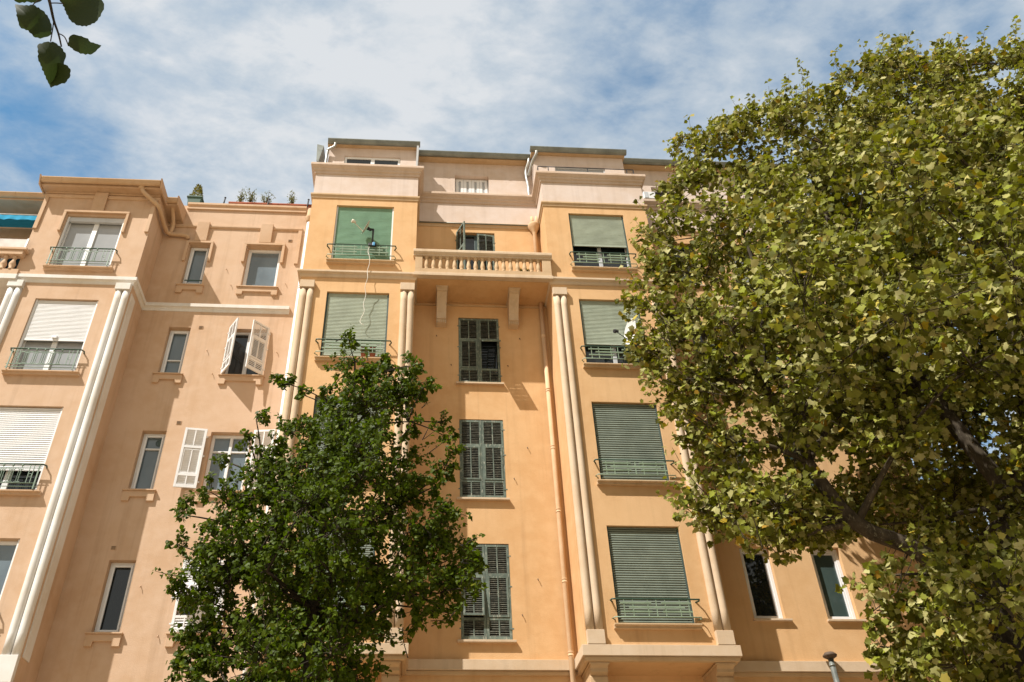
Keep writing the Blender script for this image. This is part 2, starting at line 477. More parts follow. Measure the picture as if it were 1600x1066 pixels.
def geo_railing(parent, x0, x1, z, y):
    """x0,x1: window edges; z: sill top; y: wall face. Modern grid railing with hooked ends"""
    ya = y - .155
    t = MB()
    for zz, r in ((z + .45, .017),):
        t.tube([(x0 - .07, y + .01, zz), (x0 - .12, y - .08, zz), (x0 - .10, ya, zz), (x0 - .05, ya, zz), ((x0 + x1) / 2, ya, zz), (x1 + .05, ya, zz), (x1 + .10, ya, zz), (x1 + .12, y - .08, zz), (x1 + .07, y + .01, zz)], r, 7)
    ro = t.build('window_railing', 'dark_green_iron', parent)
    m = MB(); zz = z + .095
    m.tube([(x0 - .05, y + .01, zz), (x0 - .12, y - .07, zz), (x0 - .08, ya, zz), ((x0 + x1) / 2, ya, zz), (x1 + .08, ya, zz), (x1 + .12, y - .07, zz), (x1 + .05, y + .01, zz)], .012, 7)
    w = x1 - x0; X = lambda q: x0 + q * w
    bars = ((0.03, .43, .37), (.56, .95, .37), (.14, .86, .285), (.03, .43, .20), (.57, .955, .20))
    for a, b, h in bars: m.box(X(a), X(b), ya - .012, ya + .012, z + h - .016, z + h + .016)
    for q, a, b in ((.075, .095, .45), (.19, .095, .45), (.385, .095, .45), (.495, .095, .45), (.61, .095, .45), (.80, .095, .45), (.915, .095, .45)):
        m.box(X(q) - .008, X(q) + .008, ya - .0085, ya + .0085, z + a, z + b)
    m.build('railing_grille', 'pale_green_iron', ro)
    return ro

def loop_railing(parent, x0, x1, z, y):
    """older wrought railing: handrail, ovals and spindles"""
    ya = y - .14
    t = MB()
    t.tube([(x0 - .03, y + .01, z + .56), (x0 - .06, y - .07, z + .56), (x0 - .04, ya, z + .56), ((x0 + x1) / 2, ya, z + .565), (x1 + .05, ya, z + .56), (x1 + .09, y - .08, z + .56), (x1 + .06, y + .01, z + .56)], .018, 7)
    ro = t.build('window_railing', 'dark_green_iron', parent)
    m = MB()
    for h, r in ((.48, .007), (.13, .010), (.05, .009)):
        m.tube([(x0 - .02, ya, z + h), (x1 + .03, ya, z + h)], r, 6)
    for q in (x0 + .02, x1 - .02): m.box(q - .012, q + .012, ya - .010, ya + .010, z, z + .56)
    for q in (x0 + .12, x0 + .20, x1 - .12, x1 - .20): m.box(q - .006, q + .006, ya - .007, ya + .007, z + .13, z + .55)
    a, b = x0 + .27, x1 - .27; n = 5; p = (b - a) / n
    for i in range(n):
        cx = a + p * (i + .5)
        r = p * .27; lo, hi = z + .14 + r, z + .47 - r
        pts = []
        for k in range(9): an = math.pi * k / 8; pts.append((cx - p * .5 + r * math.cos(an), ya, hi + r * math.sin(an)))
        for k in range(9): an = math.pi + math.pi * k / 8; pts.append((cx - p * .5 + r * math.cos(an), ya, lo + r * math.sin(an)))
        pts.append(pts[0]); m.tube(pts, .0075, 5, caps=False)
        zz = z + .17
        prof = [(.006, z + .16)]
        while zz < z + .43: prof += [(.006, zz), (.016, zz + .012), (.006, zz + .026)]; zz += .032
        m.lathe(prof, cx, ya, 6)
        for h in (.155, .445): m.box(cx - p * .2, cx + p * .2, ya - .008, ya + .008, z + h - .007, z + h + .007)
        m.lathe([(.004, z + .49), (.022, z + .53), (.026, z + .545)], cx, ya, 6)
    r = .035
    for cx in (x0 + .16, x1 - .16):
        m.tube([(cx + r * math.cos(k * math.pi / 6), ya, z + .31 + r * math.sin(k * math.pi / 6)) for k in range(13)], .006, 5, caps=False)
    m.build('railing_grille', 'mint_iron', ro)
    return ro

def shutter_leaf(parent, w, h, origin, ang, mat, slat, flip=1, flap=None, name='shutter', label=None, bottom_solid=False):
    """louvred leaf hinged at 'origin' (bottom of the hinge edge), width w towards flip*X, swung out by ang (radians).
    three fields, each of two lights; the middle one is a top-hung flap, opened by 'flap' radians"""
    org = Vector(origin)
    ax = Vector((flip * math.cos(ang), -math.sin(ang), 0)); nrm = Vector((-flip * math.sin(ang) * 1.0, -math.cos(ang), 0))
    if flip < 0: nrm = Vector((math.sin(ang), -math.cos(ang), 0))
    def P(a, d, z): return org + ax * a + nrm * d + Vector((0, 0, z))
    T = .036
    def bx(mb, a0, a1, d0, d1, z0, z1, piv=None, fa=0.0):
        pts = []
        for z in (z0, z1):
            for d in (d0, d1):
                for a in (a0, a1):
                    if piv is not None:
                        dz, dd = z - piv[1], d - piv[0]
                        z2 = piv[1] + dz * math.cos(fa) + dd * math.sin(fa); d2 = piv[0] + dd * math.cos(fa) - dz * math.sin(fa)
                    else: z2, d2 = z, d
                    pts.append(P(a, d2, z2))
        mb.hexa(pts)
    def slats(a0, a1, z0, z1, piv=None, fa=0.0, dd=0.0):
        mb = MB(); fields.append(mb)
        n = max(3, int((z1 - z0) / .042)); p = (z1 - z0) / n
        rg = random.Random(int(a0 * 977 + z0 * 131 + org.x * 37 + org.z * 11))
        for i in range(n):
            j = rg.uniform(-.004, .004) if mat == 'old_green_wood' else 0
            zc = z0 + (i + .5) * p + j
            pts = []
            for (d, zz) in ((dd + .004, zc + p * .38), (dd + .010, zc + p * .44), (dd + T - .008, zc - p * .44), (dd + T - .003, zc - p * .36)):
                for a in (a0, a1):
                    d2, z2 = d, zz + (rg.uniform(-.003, .003) if mat == 'old_green_wood' else 0)
                    if piv is not None:
                        dz_, d_ = z2 - piv[1], d2 - piv[0]
                        z2 = piv[1] + dz_ * math.cos(fa) + d_ * math.sin(fa); d2 = piv[0] + d_ * math.cos(fa) - dz_ * math.sin(fa)
                    pts.append(P(a, d2, z2))
            b = len(mb.v); mb.v += [tuple(q) for q in pts]
            for q in ((0, 1, 3, 2), (2, 3, 5, 4), (4, 5, 7, 6), (6, 7, 1, 0)):
                mb.f.append(tuple(b + k for k in q)); mb.sm.append(False)
    fields = []
    fm = MB()
    s = .055; zt, z1, z2, zb = h - s, h * .655, h * .225, s * 1.4
    bx(fm, 0, s, 0, T, 0, h); bx(fm, w - s, w - .002, 0, T, 0, h)
    bx(fm, s, w - s, 0, T, zt, h - .001); bx(fm, s, w - s, 0, T, .001, zb)
    bx(fm, s, w - s, .001, T - .001, z1, z1 + s * 1.1); bx(fm, s, w - s, .001, T - .001, z2 - s, z2)
    mid = w / 2
    for a, b in ((z1 + s * 1.1, zt), (zb, z2 - s)):
        bx(fm, mid - .013, mid + .013, .003, T - .003, a, b)
        slats(s, mid - .013, a, b); slats(mid + .013, w - s, a, b)
    o = fm.build(name, mat, parent, bevel=.003, label=label)
    # flap
    piv = (T, z1 - .004); fa = flap or 0.0; a0, a1 = s * .75, w - s * .75; dd = .012
    k = MB(); q = .042
    bx(k, a0, a0 + q, dd, T + dd, z2 + .006, z1 - .004, piv, fa); bx(k, a1 - q, a1, dd, T + dd, z2 + .006, z1 - .004, piv, fa)
    bx(k, a0 + q, a1 - q, dd, T + dd, z1 - .004 - q, z1 - .005, piv, fa); bx(k, a0 + q, a1 - q, dd, T + dd, z2 + .007, z2 + q, piv, fa)
    bx(k, mid - .012, mid + .012, dd + .003, T + dd - .003, z2 + q, z1 - q - .004, piv, fa)
    kf = k.build('flap', mat, o, bevel=.003)
    slats(a0 + q, mid - .012, z2 + q, z1 - q - .004, piv, fa, dd); slats(mid + .012, a1 - q, z2 + q, z1 - q - .004, piv, fa, dd)
    for f_ in fields: f_.build('louvre', slat, o)
    for zz in (h * .12, h * .55, h * .88):
        hg = MB(); bx(hg, -.035, .05, T * .55, T + .012, zz - .03, zz + .0); hg.build('hinge', mat, o)
    return o

def stay(parent, x, z, y, mat='rust_iron'):
    m = MB(); m.tube([(x, y + .01, z), (x, y - .035, z - .004), (x + .008, y - .045, z - .05)], .008, 5)
    m.build('shutter_stay', mat, parent)

def pilaster(parent, cx, y, zb, z0, z1, zc, mat, outer, side_depth, corner, strip=True):
    """twin half-round shafts on a bay corner; outer = +1/-1 side of the corner, corner = x of the return wall"""
    m = MB(); w = .35
    lo, hi = cx - w / 2, cx + w / 2
    m.box(lo - .004, hi + .004, y - .115, y + side_depth, z1, zc)
    o = m.build('pilaster', mat, parent, bevel=.008)
    b = MB(); b.box(lo + .003, hi - .003, y - .10, y + side_depth - .01, zb, z0); b.build('pedestal', mat, o, bevel=.008)
    for s in (-1, 1):
        c = MB(); xx = cx + s * .086
        c.lathe([(.083, z0 - .001), (.083, z0 + .4), (.083, (z0 + z1) / 2), (.082, z1 - .3), (.082, z1 + .002)], xx, y - .012, 24)
        c.build('shaft', mat, o)
    if not strip: return o
    st = MB()
    xa, xb = (corner - .002, corner + .022) if outer > 0 else (corner - .022, corner + .002)
    st.box(xa, xb, y + .05, y + side_depth - .06, z0, z1)
    st.build('side_strip', mat, o, bevel=.004)
    return o

def downpipe(parent, pts, r, mat, collars=(), name='downpipe', n=12):
    m = MB(); m.tube(pts, r, n)
    for z in collars:
        x, y = min(pts, key=lambda p: abs(p[2] - z))[:2]
        a = [p for p in pts if p[2] >= z]; b = [p for p in pts if p[2] <= z]
        if a and b:
            a = min(a, key=lambda p: p[2]); b = max(b, key=lambda p: p[2])
            t = 0 if a[2] == b[2] else (z - b[2]) / (a[2] - b[2])
            x, y = b[0] + (a[0] - b[0]) * t, b[1] + (a[1] - b[1]) * t
        m.lathe([(r * 1.0, z - .045), (r * 1.16, z - .04), (r * 1.16, z - .025), (r * 1.04, z - .02), (r * 1.04, z + .02), (r * 1.16, z + .025), (r * 1.16, z + .04), (r, z + .045)], x, y, n)
    return m.build(name, mat, parent)

def smooth_path(pts, k=5):
    P = [Vector(p) for p in pts]; out = []
    for i in range(len(P) - 1):
        p0, p1, p2, p3 = P[max(i - 1, 0)], P[i], P[i + 1], P[min(i + 2, len(P) - 1)]
        for j in range(k):
            t = j / k
            out.append(tuple(.5 * ((2 * p1) + (p2 - p0) * t + (2 * p0 - 5 * p1 + 4 * p2 - p3) * t * t + (3 * p1 - p0 - 3 * p2 + p3) * t ** 3)))
    out.append(tuple(P[-1])); return out

def gutter(parent, x0, x1, y, z, mat, r=.085, seams=True, name='gutter', ret=()):
    """half-round eaves gutter along X whose rim is at z, front lip at y"""
    m = MB(); n = 8
    prof = [(y + r - r * math.cos(math.pi * k / n), z - r * 1.5 * math.sin(math.pi * k / n)) for k in range(n + 1)]
    prof = [(y - .012, z + .012), (y - .012, z - .012)] + prof[1:] + [(y + 2 * r, z + .01)]
    m.prism(prof, 'x', x0, x1)
    if seams:
        xx = x0 + .5
        while xx < x1 - .1:
            pr = [(a - (.006 if i < len(prof) - 1 else 0), b - .006) for i, (a, b) in enumerate(prof)]
            m.prism(pr, 'x', xx, xx + .022); xx += .92
    return m.build(name, mat, parent)

# ================================================================== setting
g = MB(); g.face([(-900, -900, 0), (900, -900, 0), (900, 900, 0), (-900, 900, 0)])
struct('ground', g, 'terrain_earth')
g = MB(); g.box(-120, 120, 2.2, 7.2, -.1, .012); struct('road', g, 'asphalt')
g = MB(); g.box(-120, 120, 7.2, 17.2, -.1, .14); struct('pavement', g, 'pavement_stone')
g = MB(); g.box(-120, 120, -9.0, 2.2, -.1, .13); struct('bounce_promenade', g, 'pavement_stone')  # unseen pale paving, added to bounce warm fill light onto the walls

# ================================================================== ochre apartment building
B = thing('apartment_building', 'ochre apartment building with two projecting bays, green roller shutters and a stone balcony', 'building', (4.4, 17.13, 0), 'apartment buildings of the terrace')
ML, MR, RL, RR, END = -2.98, -.14, 3.32, 6.17, 11.75
WM = (-2.305, -.77); WR = (3.99, 5.51)
ROWS = [(16.58, 18.64), (13.49, 15.56), (10.40, 12.46), (7.31, 9.38)]
bay_holes = lambda W: [(W[0], W[1], a, b, .24) for a, b in ROWS]
MIDW = (1.0, 2.04)
MROWS = [(16.2, 18.70), (13.53, 15.60), (10.42, 12.50), (7.29, 9.36)]
RA, RB = (7.08, 7.75), (8.65, 9.32)
RROWS = [(16.95, 18.55), (13.9, 15.5), (10.85, 12.40), (7.77, 9.38)]
ZS = 19.04     # string course between ochre and pink
wl = MB()
wl.wall(ML, MR, 6.62, ZS, F, bay_holes(WM)); wl.wall(RL, RR, 6.62, ZS, F, bay_holes(WR))
for x, s in ((ML, -1), (MR, 1), (RL, -1), (RR, 1)):
    q = [(x, F, 6.62), (x, I, 6.62), (x, I, ZS), (x, F, ZS)]
    wl.face(q if s > 0 else q[::-1])
for a, b in ((ML, MR), (RL, RR)): wl.face([(a, F, 6.62), (b, F, 6.62), (b, I, 6.62), (a, I, 6.62)][::-1])
wl.wall(MR, RL, 0, ZS, I, [(MIDW[0], MIDW[1], a, b, .16) for a, b in MROWS])
wl.wall(RR, END, 0, ZS, I, [(x[0], x[1], a, b, .20) for x in (RA, RB) for a, b in RROWS])
wl.wall(ML, MR, 0, 6.62, I); wl.wall(RL, RR, 0, 6.62, I)
wl.face([(END, I, 0), (END, 27, 0), (END, 27, ZS), (END, I, ZS)]); wl.face([(ML, 27, 0), (ML, I, 0), (ML, I, 20.2), (ML, 27, 20.17)])
wl.face([(END, 27, 0), (ML, 27, 0), (ML, 27, 20.17), (END, 27, 20.2)])
wl.build('wall', 'ochre_stucco', B)
pw = MB()
PATH = [(ML, 27), (ML, F), (MR, F), (MR, I), (RL, I), (RL, F), (RR, F), (RR, I), (END, I), (END, 27)]
for (xa, ya), (xb, yb) in zip(PATH[:-1], PATH[1:]):
    pw.face([(xa, ya, ZS), (xb, yb, ZS), (xb, yb, 20.17), (xa, ya, 20.17)])
pw.build('parapet', 'pink_stucco', B)
# terrace floor behind the parapet and the set-back attic storey
t = MB(); t.box(ML + .05, MR - .05, F + .05, 17.0, 19.95, 20.12); t.box(RL + .05, RR - .05, F + .05, 17.0, 19.95, 20.12); t.box(ML + .05, END - .05, 17.18, 26.95, 19.94, 20.11)
t.build('roof_terrace', 'roof_slab', B)
AY, AM = 16.80, 17.22
AL = (-2.80, -.22); AR = (3.27, 5.99)
at = MB()
AW = (-2.33, -.69, 20.25, 21.37, .10); AWR = (3.90, 5.41, 20.25, 21.26, .10)
at.wall(AL[0], AL[1], 20.0, 21.72, AY, [AW]); at.wall(AR[0], AR[1], 20.0, 21.72, AY, [AWR])
for x, s in ((AL[0], -1), (AL[1], 1), (AR[0], -1), (AR[1], 1)):
    q = [(x, AY, 20.0), (x, 17.4 if x != AL[0] else 26, 20.0), (x, 17.4 if x != AL[0] else 26, 21.72), (x, AY, 21.72)]
    at.face(q if s > 0 else q[::-1])
AMW = (.94, 1.95, 20.30, 21.16, .22); ARW = (6.86, 7.86, 20.30, 20.97, .18)
at.wall(AL[1], AR[0], 20.0, 21.70, AM, [AMW]); at.wall(AR[1], END - .1, 20.0, 21.70, AM, [ARW])
at.face([(END - .1, AM, 20.0), (END - .1, 26, 20.0), (END - .1, 26, 21.7), (END - .1, AM, 21.7)])
at.build('attic_wall', 'pink_stucco', B)
rf = MB(); rf.box(AL[0] - .05, END, 17.02, 26.2, 21.705, 21.80); rf.box(AL[0] - .05, AL[1] + .06, 16.66, 17.02, 21.725, 21.80); rf.box(AR[0] - .06, AR[1] + .06, 16.66, 17.02, 21.725, 21.80)
rf.build('roof', 'ochre_trim', B)
gutter(B, AL[0] - .04, AL[1] + .10, 16.56, 21.84, 'zinc'); gutter(B, AR[0] - .10, AR[1] + .10, 16.56, 21.84, 'zinc')
gutter(B, AL[1] + .02, AR[0] + .02, 16.88, 21.84, 'zinc'); gutter(B, AR[1] + .02, END + .05, 16.88, 21.84, 'zinc')
for p in (smooth_path([(3.36, 16.62, 21.70), (3.34, 16.66, 21.58), (3.24, 16.80, 21.42), (3.17, 16.96, 21.20), (3.13, 17.06, 21.08)]),
          smooth_path([(3.17, 16.95, 21.72), (3.15, 16.97, 21.56), (3.08, 17.10, 21.36), (3.08, 17.12, 21.05), (3.11, 17.13, 20.75), (3.12, 17.13, 20.24)])):
    downpipe(B, p, .045, 'zinc_bright', name='downpipe')
downpipe(B, smooth_path([(-2.62, 16.62, 21.70), (-2.64, 16.64, 21.58), (-2.80, 16.68, 21.48), (-2.84, 16.72, 21.32), (-2.85, 16.74, 20.25)]), .04, 'zinc_bright')
fl = MB(); fl.hexa([(-3.12, 16.7, 21.0), (-3.06, 16.7, 20.95), (-3.12, 17.3, 21.2), (-3.06, 17.3, 21.2), (-3.16, 16.7, 21.72), (-2.96, 16.7, 21.66), (-3.16, 17.3, 21.8), (-2.96, 17.3, 21.75)])
fl.build('flashing', 'zinc', B)
fe = MB(); fe.hexa([(-.24, 16.70, 20.26), (-.20, 16.70, 20.26), (-.24, 17.2, 20.26), (-.20, 17.2, 20.26), (-.215, 16.60, 21.74), (-.15, 16.60, 21.74), (-.215, 17.2, 21.74), (-.15, 17.2, 21.74)])
fe.build('edge_flashing', 'aluminium', B)
# attic windows
window(B, AW[0], AW[1], AW[2], AW[3], AY + .10, 'pane_dark', t=.07, mull=(-1.50,), open_room=False, label='low wide attic window with white frame', name='window')
window(B, AWR[0], AWR[1], AWR[2], AWR[3], AY + .10, 'pane_curtain', t=.04, fmat='aluminium')
wa = window(B, AMW[0], AMW[1], AMW[2], AMW[3], AM + .22, 'pane_curtain', t=.03, label='small attic window closed by white panelled shutters')
sh = MB(); q = (AMW[1] - AMW[0] - .06) / 4
for k in range(4):
    x0 = AMW[0] + .03 + k * q; x1 = x0 + q
    frame_rect(sh, x0, x1, AMW[2] + .02, AMW[3] - .03, AM + .12, AM + .155, .085)
sh.build('shutter', 'white_shutter', wa, bevel=.004)
sl = MB()
for k in range(4):
    x0 = AMW[0] + .03 + k * q + .08; z = AMW[2] + .10
    while z < AMW[3] - .14: sl.box(x0, x0 + q - .16, AM + .135, AM + .15, z, z + .02); z += .035
sl.build('louvre', 'aluminium', wa)
window(B, ARW[0], ARW[1], ARW[2], ARW[3], AM + .18, 'pane_dark', t=.05)
tr = MB()
for z in (20.71,): tr.tube([(3.30, 16.9, z), (3.30, 16.36, z), (6.10, 16.36, z), (6.10, 16.9, z)], .014, 6)
for x in (3.30, 3.60, 4.75, 5.9, 6.10): tr.box(x - .011, x + .011, 16.35, 16.37, 20.1, 20.71)
tr.build('terrace_railing', 'dark_iron', B)

# mouldings that run round the whole front
MOULD = PATH[:-1] + [(END, 20)]
MOULD[0] = (ML, 20)
def moulding(name, prof, mat, path, bevel=.006): 
    m = MB(); m.sweep(path, prof); return m.build(name, mat, B, bevel=bevel)
moulding('cornice', [(-.02, 19.84), (.035, 19.85), (.035, 19.93), (.075, 19.96), (.075, 20.01), (.12, 20.06), (.15, 20.10), (.15, 20.165), (.14, 20.19), (-.10, 20.205)], 'pink_trim', MOULD)
moulding('string_course', [(-.02, 18.87), (.025, 18.885), (.025, 18.945), (.06, 18.98), (.06, 19.035), (-.02, 19.05)], 'ochre_trim', MOULD)
for a, b in ((ML, MR), (RL, RR)):
    moulding('string_course', [(-.02, 16.0), (.03, 16.01), (.05, 16.06), (.05, 16.09), (.11, 16.13), (.11, 16.19), (-.02, 16.235)], 'cream_stone', [(a, I - .01), (a, F), (b, F), (b, I - .01)])
moulding('string_course', [(-.02, 16.0), (.03, 16.01), (.05, 16.06), (.05, 16.09), (.11, 16.13), (.11, 16.19), (-.02, 16.235)], 'cream_stone', [(RR + .12, I), (END, I), (END, 20)])
BELT = [(-.02, 6.69), (.10, 6.692), (.10, 6.895), (-.02, 6.91)]
moulding('belt_course', BELT, 'cream_stone', MOULD)
moulding('belt_moulding', [(-.02, 6.60), (.05, 6.61), (.06, 6.65), (.06, 6.686), (-.02, 6.686)], 'ochre_trim', MOULD)
# brackets carrying the bays
for cx in (ML + .22, MR - .22, RL + .22, RR - .22):
    m = MB()
    y0 = F + .03
    m.prism([(y0 - .02, 6.598), (y0 - .02, 6.555), (y0 + .05, 6.51), (y0 + .05, 6.445), (y0 + .16, 6.41), (y0 + .13, 6.37), (y0 + .13, 6.22), (y0 + .22, 6.05), (y0 + .42, 5.9), (y0 + .62, 5.72), (I + .02, 5.55), (I + .02, 6.598)], 'x', cx - .165, cx + .165)
    m.box(cx - .19, cx + .19, y0 - .035, I, 6.565, 6.597)
    m.build('bracket', 'ochre_trim', B, bevel=.006)
# pilasters on the bay corners
for cx, s, c in ((ML + .18, -1, ML), (MR - .18, 1, MR), (RL + .19, -1, RL), (RR - .155, 1, RR)):
    pilaster(B, cx, F, 6.905, 7.18, 15.60, 15.83, 'cream_stone', s, .30, c, False)

# bay windows
def bay_window(W, row, slat, zbot, yoff=.075, gap=0.0, inner=None, pitch=.043, label=None, frame='dark_frame'):
    z0, z1 = ROWS[row]
    y = F + .24
    pn = [(W[0] + .04, (W[0] + W[1]) / 2 - .02, z0 + .05, z1 - .05), ((W[0] + W[1]) / 2 + .02, W[1] - .04, z0 + .05, z1 - .05)]
    wd = window(B, W[0], W[1], z0, z1, y, inner or 'pane_dark', fmat='aluminium' if inner else 'dark_frame', t=.06, mull=((W[0] + W[1]) / 2,), panes=pn, label=label)
    for a, b in ((W[0] + .003, W[0] + .038), (W[1] - .038, W[1] - .003)):
        gd = MB(); gd.box(a, b, F + .05, F + .11, z0 + .005, z1 - .004); gd.build('shutter_guide', frame, wd)
    roller(wd, W[0] + .03, W[1] - .03, max(zbot, z0 + .05), z1 - .005, F + yoff, slat, pitch, gap)
    sill(wd, W[0] - .10, W[1] + .09, z0, F, 'ochre_trim')
    return wd
bay_window(WM, 0, 'bright_green_slat', 0, label='window with bright green roller shutter fully down', frame='white_frame'); geo_railing(B, WM[0], WM[1], ROWS[0][0], F)
bay_window(WM, 1, 'pale_green_slat', ROWS[1][0] + .20); geo_railing(B, WM[0], WM[1], ROWS[1][0], F)
bay_window(WM, 2, 'dull_green_slat', 0); geo_railing(B, WM[0], WM[1], ROWS[2][0], F)
bay_window(WM, 3, 'dull_green_slat', 0); geo_railing(B, WM[0], WM[1], ROWS[3][0], F)
bay_window(WR, 0, 'pale_green_slat', 17.52, inner='pane_dark', label='window with pale green roller shutter two thirds down'); geo_railing(B, WR[0], WR[1], ROWS[0][0], F)
bay_window(WR, 1, 'pale_green_slat', 14.22, inner='pane_dark'); geo_railing(B, WR[0], WR[1], ROWS[1][0], F)
bay_window(WR, 2, 'dull_green_slat', 0, pitch=.058, gap=.005); geo_railing(B, WR[0], WR[1], ROWS[2][0], F)
bay_window(WR, 3, 'dull_green_slat', 0, pitch=.05, gap=.006); geo_railing(B, WR[0], WR[1], ROWS[3][0], F)

# old shuttered windows of the middle
for r, (z0, z1) in enumerate(MROWS):
    if r == 0: continue
    wd = window(B, MIDW[0], MIDW[1], z0, z1, I + .16, 'pane_dark', fmat='dark_frame', mull=(1.52,), open_room=False)
    h = z1 - z0 - .03
    shutter_leaf(wd, .515, h, (MIDW[0] + .004, I + .045, z0 + .012), 0, 'old_green_wood', 'louvre_wood', 1, flap={3: .11}.get(r))
    shutter_leaf(wd, .515, h, (MIDW[1] - .004, I + .045, z0 + .012), 0, 'old_green_wood', 'louvre_wood', -1, flap={1: .92}.get(r))
    m = MB(); m.box(MIDW[0] - .075, MIDW[1] + .065, I - .085, I + .16, z0 - .05, z0 - .002); m.build('window_sill', 'cream_stone', wd, bevel=.005)
for x, z in ((.44, 14.98), (.81, 14.08), (2.56, 14.95), (2.22, 14.09), (2.58, 11.75), (2.23, 10.94), (2.62, 8.58), (2.25, 7.82), (.46, 11.75), (.80, 10.94)):
    stay(B, x, z, I)
# balcony door with its shutters
dr = window(B, MIDW[0], MIDW[1], MROWS[0][0], MROWS[0][1], I + .16, 'pane_dark', fmat='dark_frame', mull=(1.52,), name='balcony_door', open_room=False)
shutter_leaf(dr, .50, 2.44, (MIDW[0] - .01, I - .012, 16.22), 1.17, 'old_green_wood', 'louvre_wood', 1)
shutter_leaf(dr, .50, 2.40, (MIDW[1] - .004, I + .045, 16.22), .12, 'old_green_wood', 'louvre_wood', -1)
cd = MB(); cd.tube([(MR + .02, I - .06, 18.99), (3.02, I - .06, 18.99)], .022, 8); cd.build('conduit', 'zinc', B)

# balcony
bal = MB()
BY = 16.045
bal.box(MR + .003, RL - .003, F + .002, I + .02, 16.085, 16.20)
bal.box(-.19, 3.375, BY, F, 16.075, 16.165); bal.box(-.165, 3.355, BY + .02, F, 16.165, 16.20)
bo = bal.build('balcony', 'cream_stone', B, bevel=.006)
m = MB(); m.box(MR + .004, RL - .004, F + .004, I, 16.072, 16.083); m.build('soffit', 'ochre_stucco', bo)
m = MB(); m.box(-.15, 3.345, BY + .035, F - .01, 16.20, 16.33); m.build('plinth', 'ochre_trim', bo, bevel=.005)
for a, b in ((-.15, .035), (3.12, 3.345)):
    m = MB(); m.box(a, b, BY + .036, F - .012, 16.33, 16.76); m.build('pier', 'ochre_trim', bo, bevel=.005)
m = MB(); m.prism([(BY + .02, 16.758), (BY + .02, 16.80), (BY - .005, 16.815), (BY - .03, 16.86), (BY - .03, 16.93), (BY - .015, 16.955), (F + .0, 16.955), (F + .03, 16.93), (F + .03, 16.86), (F, 16.815), (F - .01, 16.80), (F - .01, 16.758)], 'x', -.20, 3.38)
m.build('handrail', 'cream_stone', bo, bevel=.004)
proto = None
for k in range(17):
    x = .14 + k * (3.02 - .14) / 16
    if proto is None:
        m = MB(); m.lathe([(.060, -.215), (.060, -.185), (.045, -.18), (.040, -.165), (.054, -.12), (.060, -.07), (.052, -.01), (.042, .06), (.037, .12), (.038, .135), (.056, .145), (.056, .16), (.042, .165), (.044, .18), (.066, .19), (.066, .215)], 0, 0, 14)
        proto = m.build('baluster', 'ochre_trim', bo)
        proto.location = (x, BY + .095, 16.545)
    else:
        o = proto.copy(); COL.objects.link(o); o.parent = bo; o.matrix_parent_inverse = base_matrix(bo).inverted(); o.location = (x, BY + .095, 16.545)
for cx in (.555, 2.415):
    m = MB(); w = .125
    m.prism([(16.45, 16.07), (16.45, 16.03), (16.50, 16.015), (16.50, 15.99), (16.56, 15.97), (16.66, 15.86), (16.78, 15.72), (16.88, 15.56), (16.925, 15.42), (16.90, 15.405), (16.90, 15.385), (16.95, 15.37), (16.95, 15.27), (I + .01, 15.25), (I + .01, 16.07)], 'x', cx - w, cx + w)
    m.box(cx - w - .03, cx + w + .03, 16.42, I, 16.035, 16.069)
    o = m.build('corbel', 'cream_stone', bo, bevel=.005)
    d = MB()
    for k in range(4):
        d = MB(); d.box(cx - .10 + k * .055, cx - .10 + k * .055 + .032, 16.93, 16.955, 15.275, 15.36); d.build('dentil', 'ochre_trim', o)
m = MB(); m.box(MR + .01, RL - .01, I - .035, I + .02, 15.97, 16.02); m.build('soffit_moulding', 'ochre_trim', B, bevel=.008)
# ochre downpipe with its hopper
downpipe(B, [(3.165, I - .115, 16.06), (3.165, I - .115, 11), (3.165, I - .115, .14)], .056, 'orange_pipe', (14.95, 13.3, 11.7, 10.1, 8.5, 7.0))
m = MB(); m.lathe([(.056, 16.2), (.056, 18.62), (.07, 18.66), (.13, 18.78), (.175, 18.88), (.175, 18.93), (.16, 18.96), (.10, 19.0)], 3.16, I - .12, 18)
m.tube([(3.12, I - .11, 18.95), (3.12, I - .11, 19.28)], .045, 10); m.tube([(3.24, I - .08, 18.95), (3.26, I - .07, 19.35)], .035, 10)
m.build('rain_hopper', 'orange_pipe', B)
# right-hand recessed wall: windows
for x, pn in ((RA, ('pane_dark', 'pane_dark', 'pane_curtain', 'pane_dark')), (RB, ('pane_curtain', 'pane_teal', 'pane_teal', 'pane_teal'))):
    for (z0, z1), p in zip(RROWS, pn):
        fm_ = 'white_frame' if z0 < 9 else 'dark_frame'
        wd = window(B, x[0], x[1], z0, z1, I + .20, p, t=.075, dead=.09, fmat=fm_)
        f2 = MB(); frame_rect(f2, x[0] + .07, x[1] - .07, z0 + .07, z1 - .07, I + .12, I + .17, .045); f2.build('sash', fm_, wd, bevel=.005)
        m = MB(); m.box(x[0] - .03, x[1] + .11, I - .07, I + .2, z0 - .045, z0 - .002); m.build('window_sill', 'cream_stone', wd, bevel=.005)
for k, x in enumerate((1.05, 3.35)):
    pass
# street-level openings under the bays (below the picture)
for x in (-2.2, .6, 4.1, 7.2, 9.4):
    m = MB(); frame_rect(m, x, x + 1.5, .3, 3.3, I - .06, I - .005, .1, (x + .75,)); o = m.build('shop_window', 'dark_frame', B)
    p = MB(); p.box(x + .05, x + 1.45, I - .03, I - .008, .35, 3.25); p.build('pane', 'pane_dark', o)
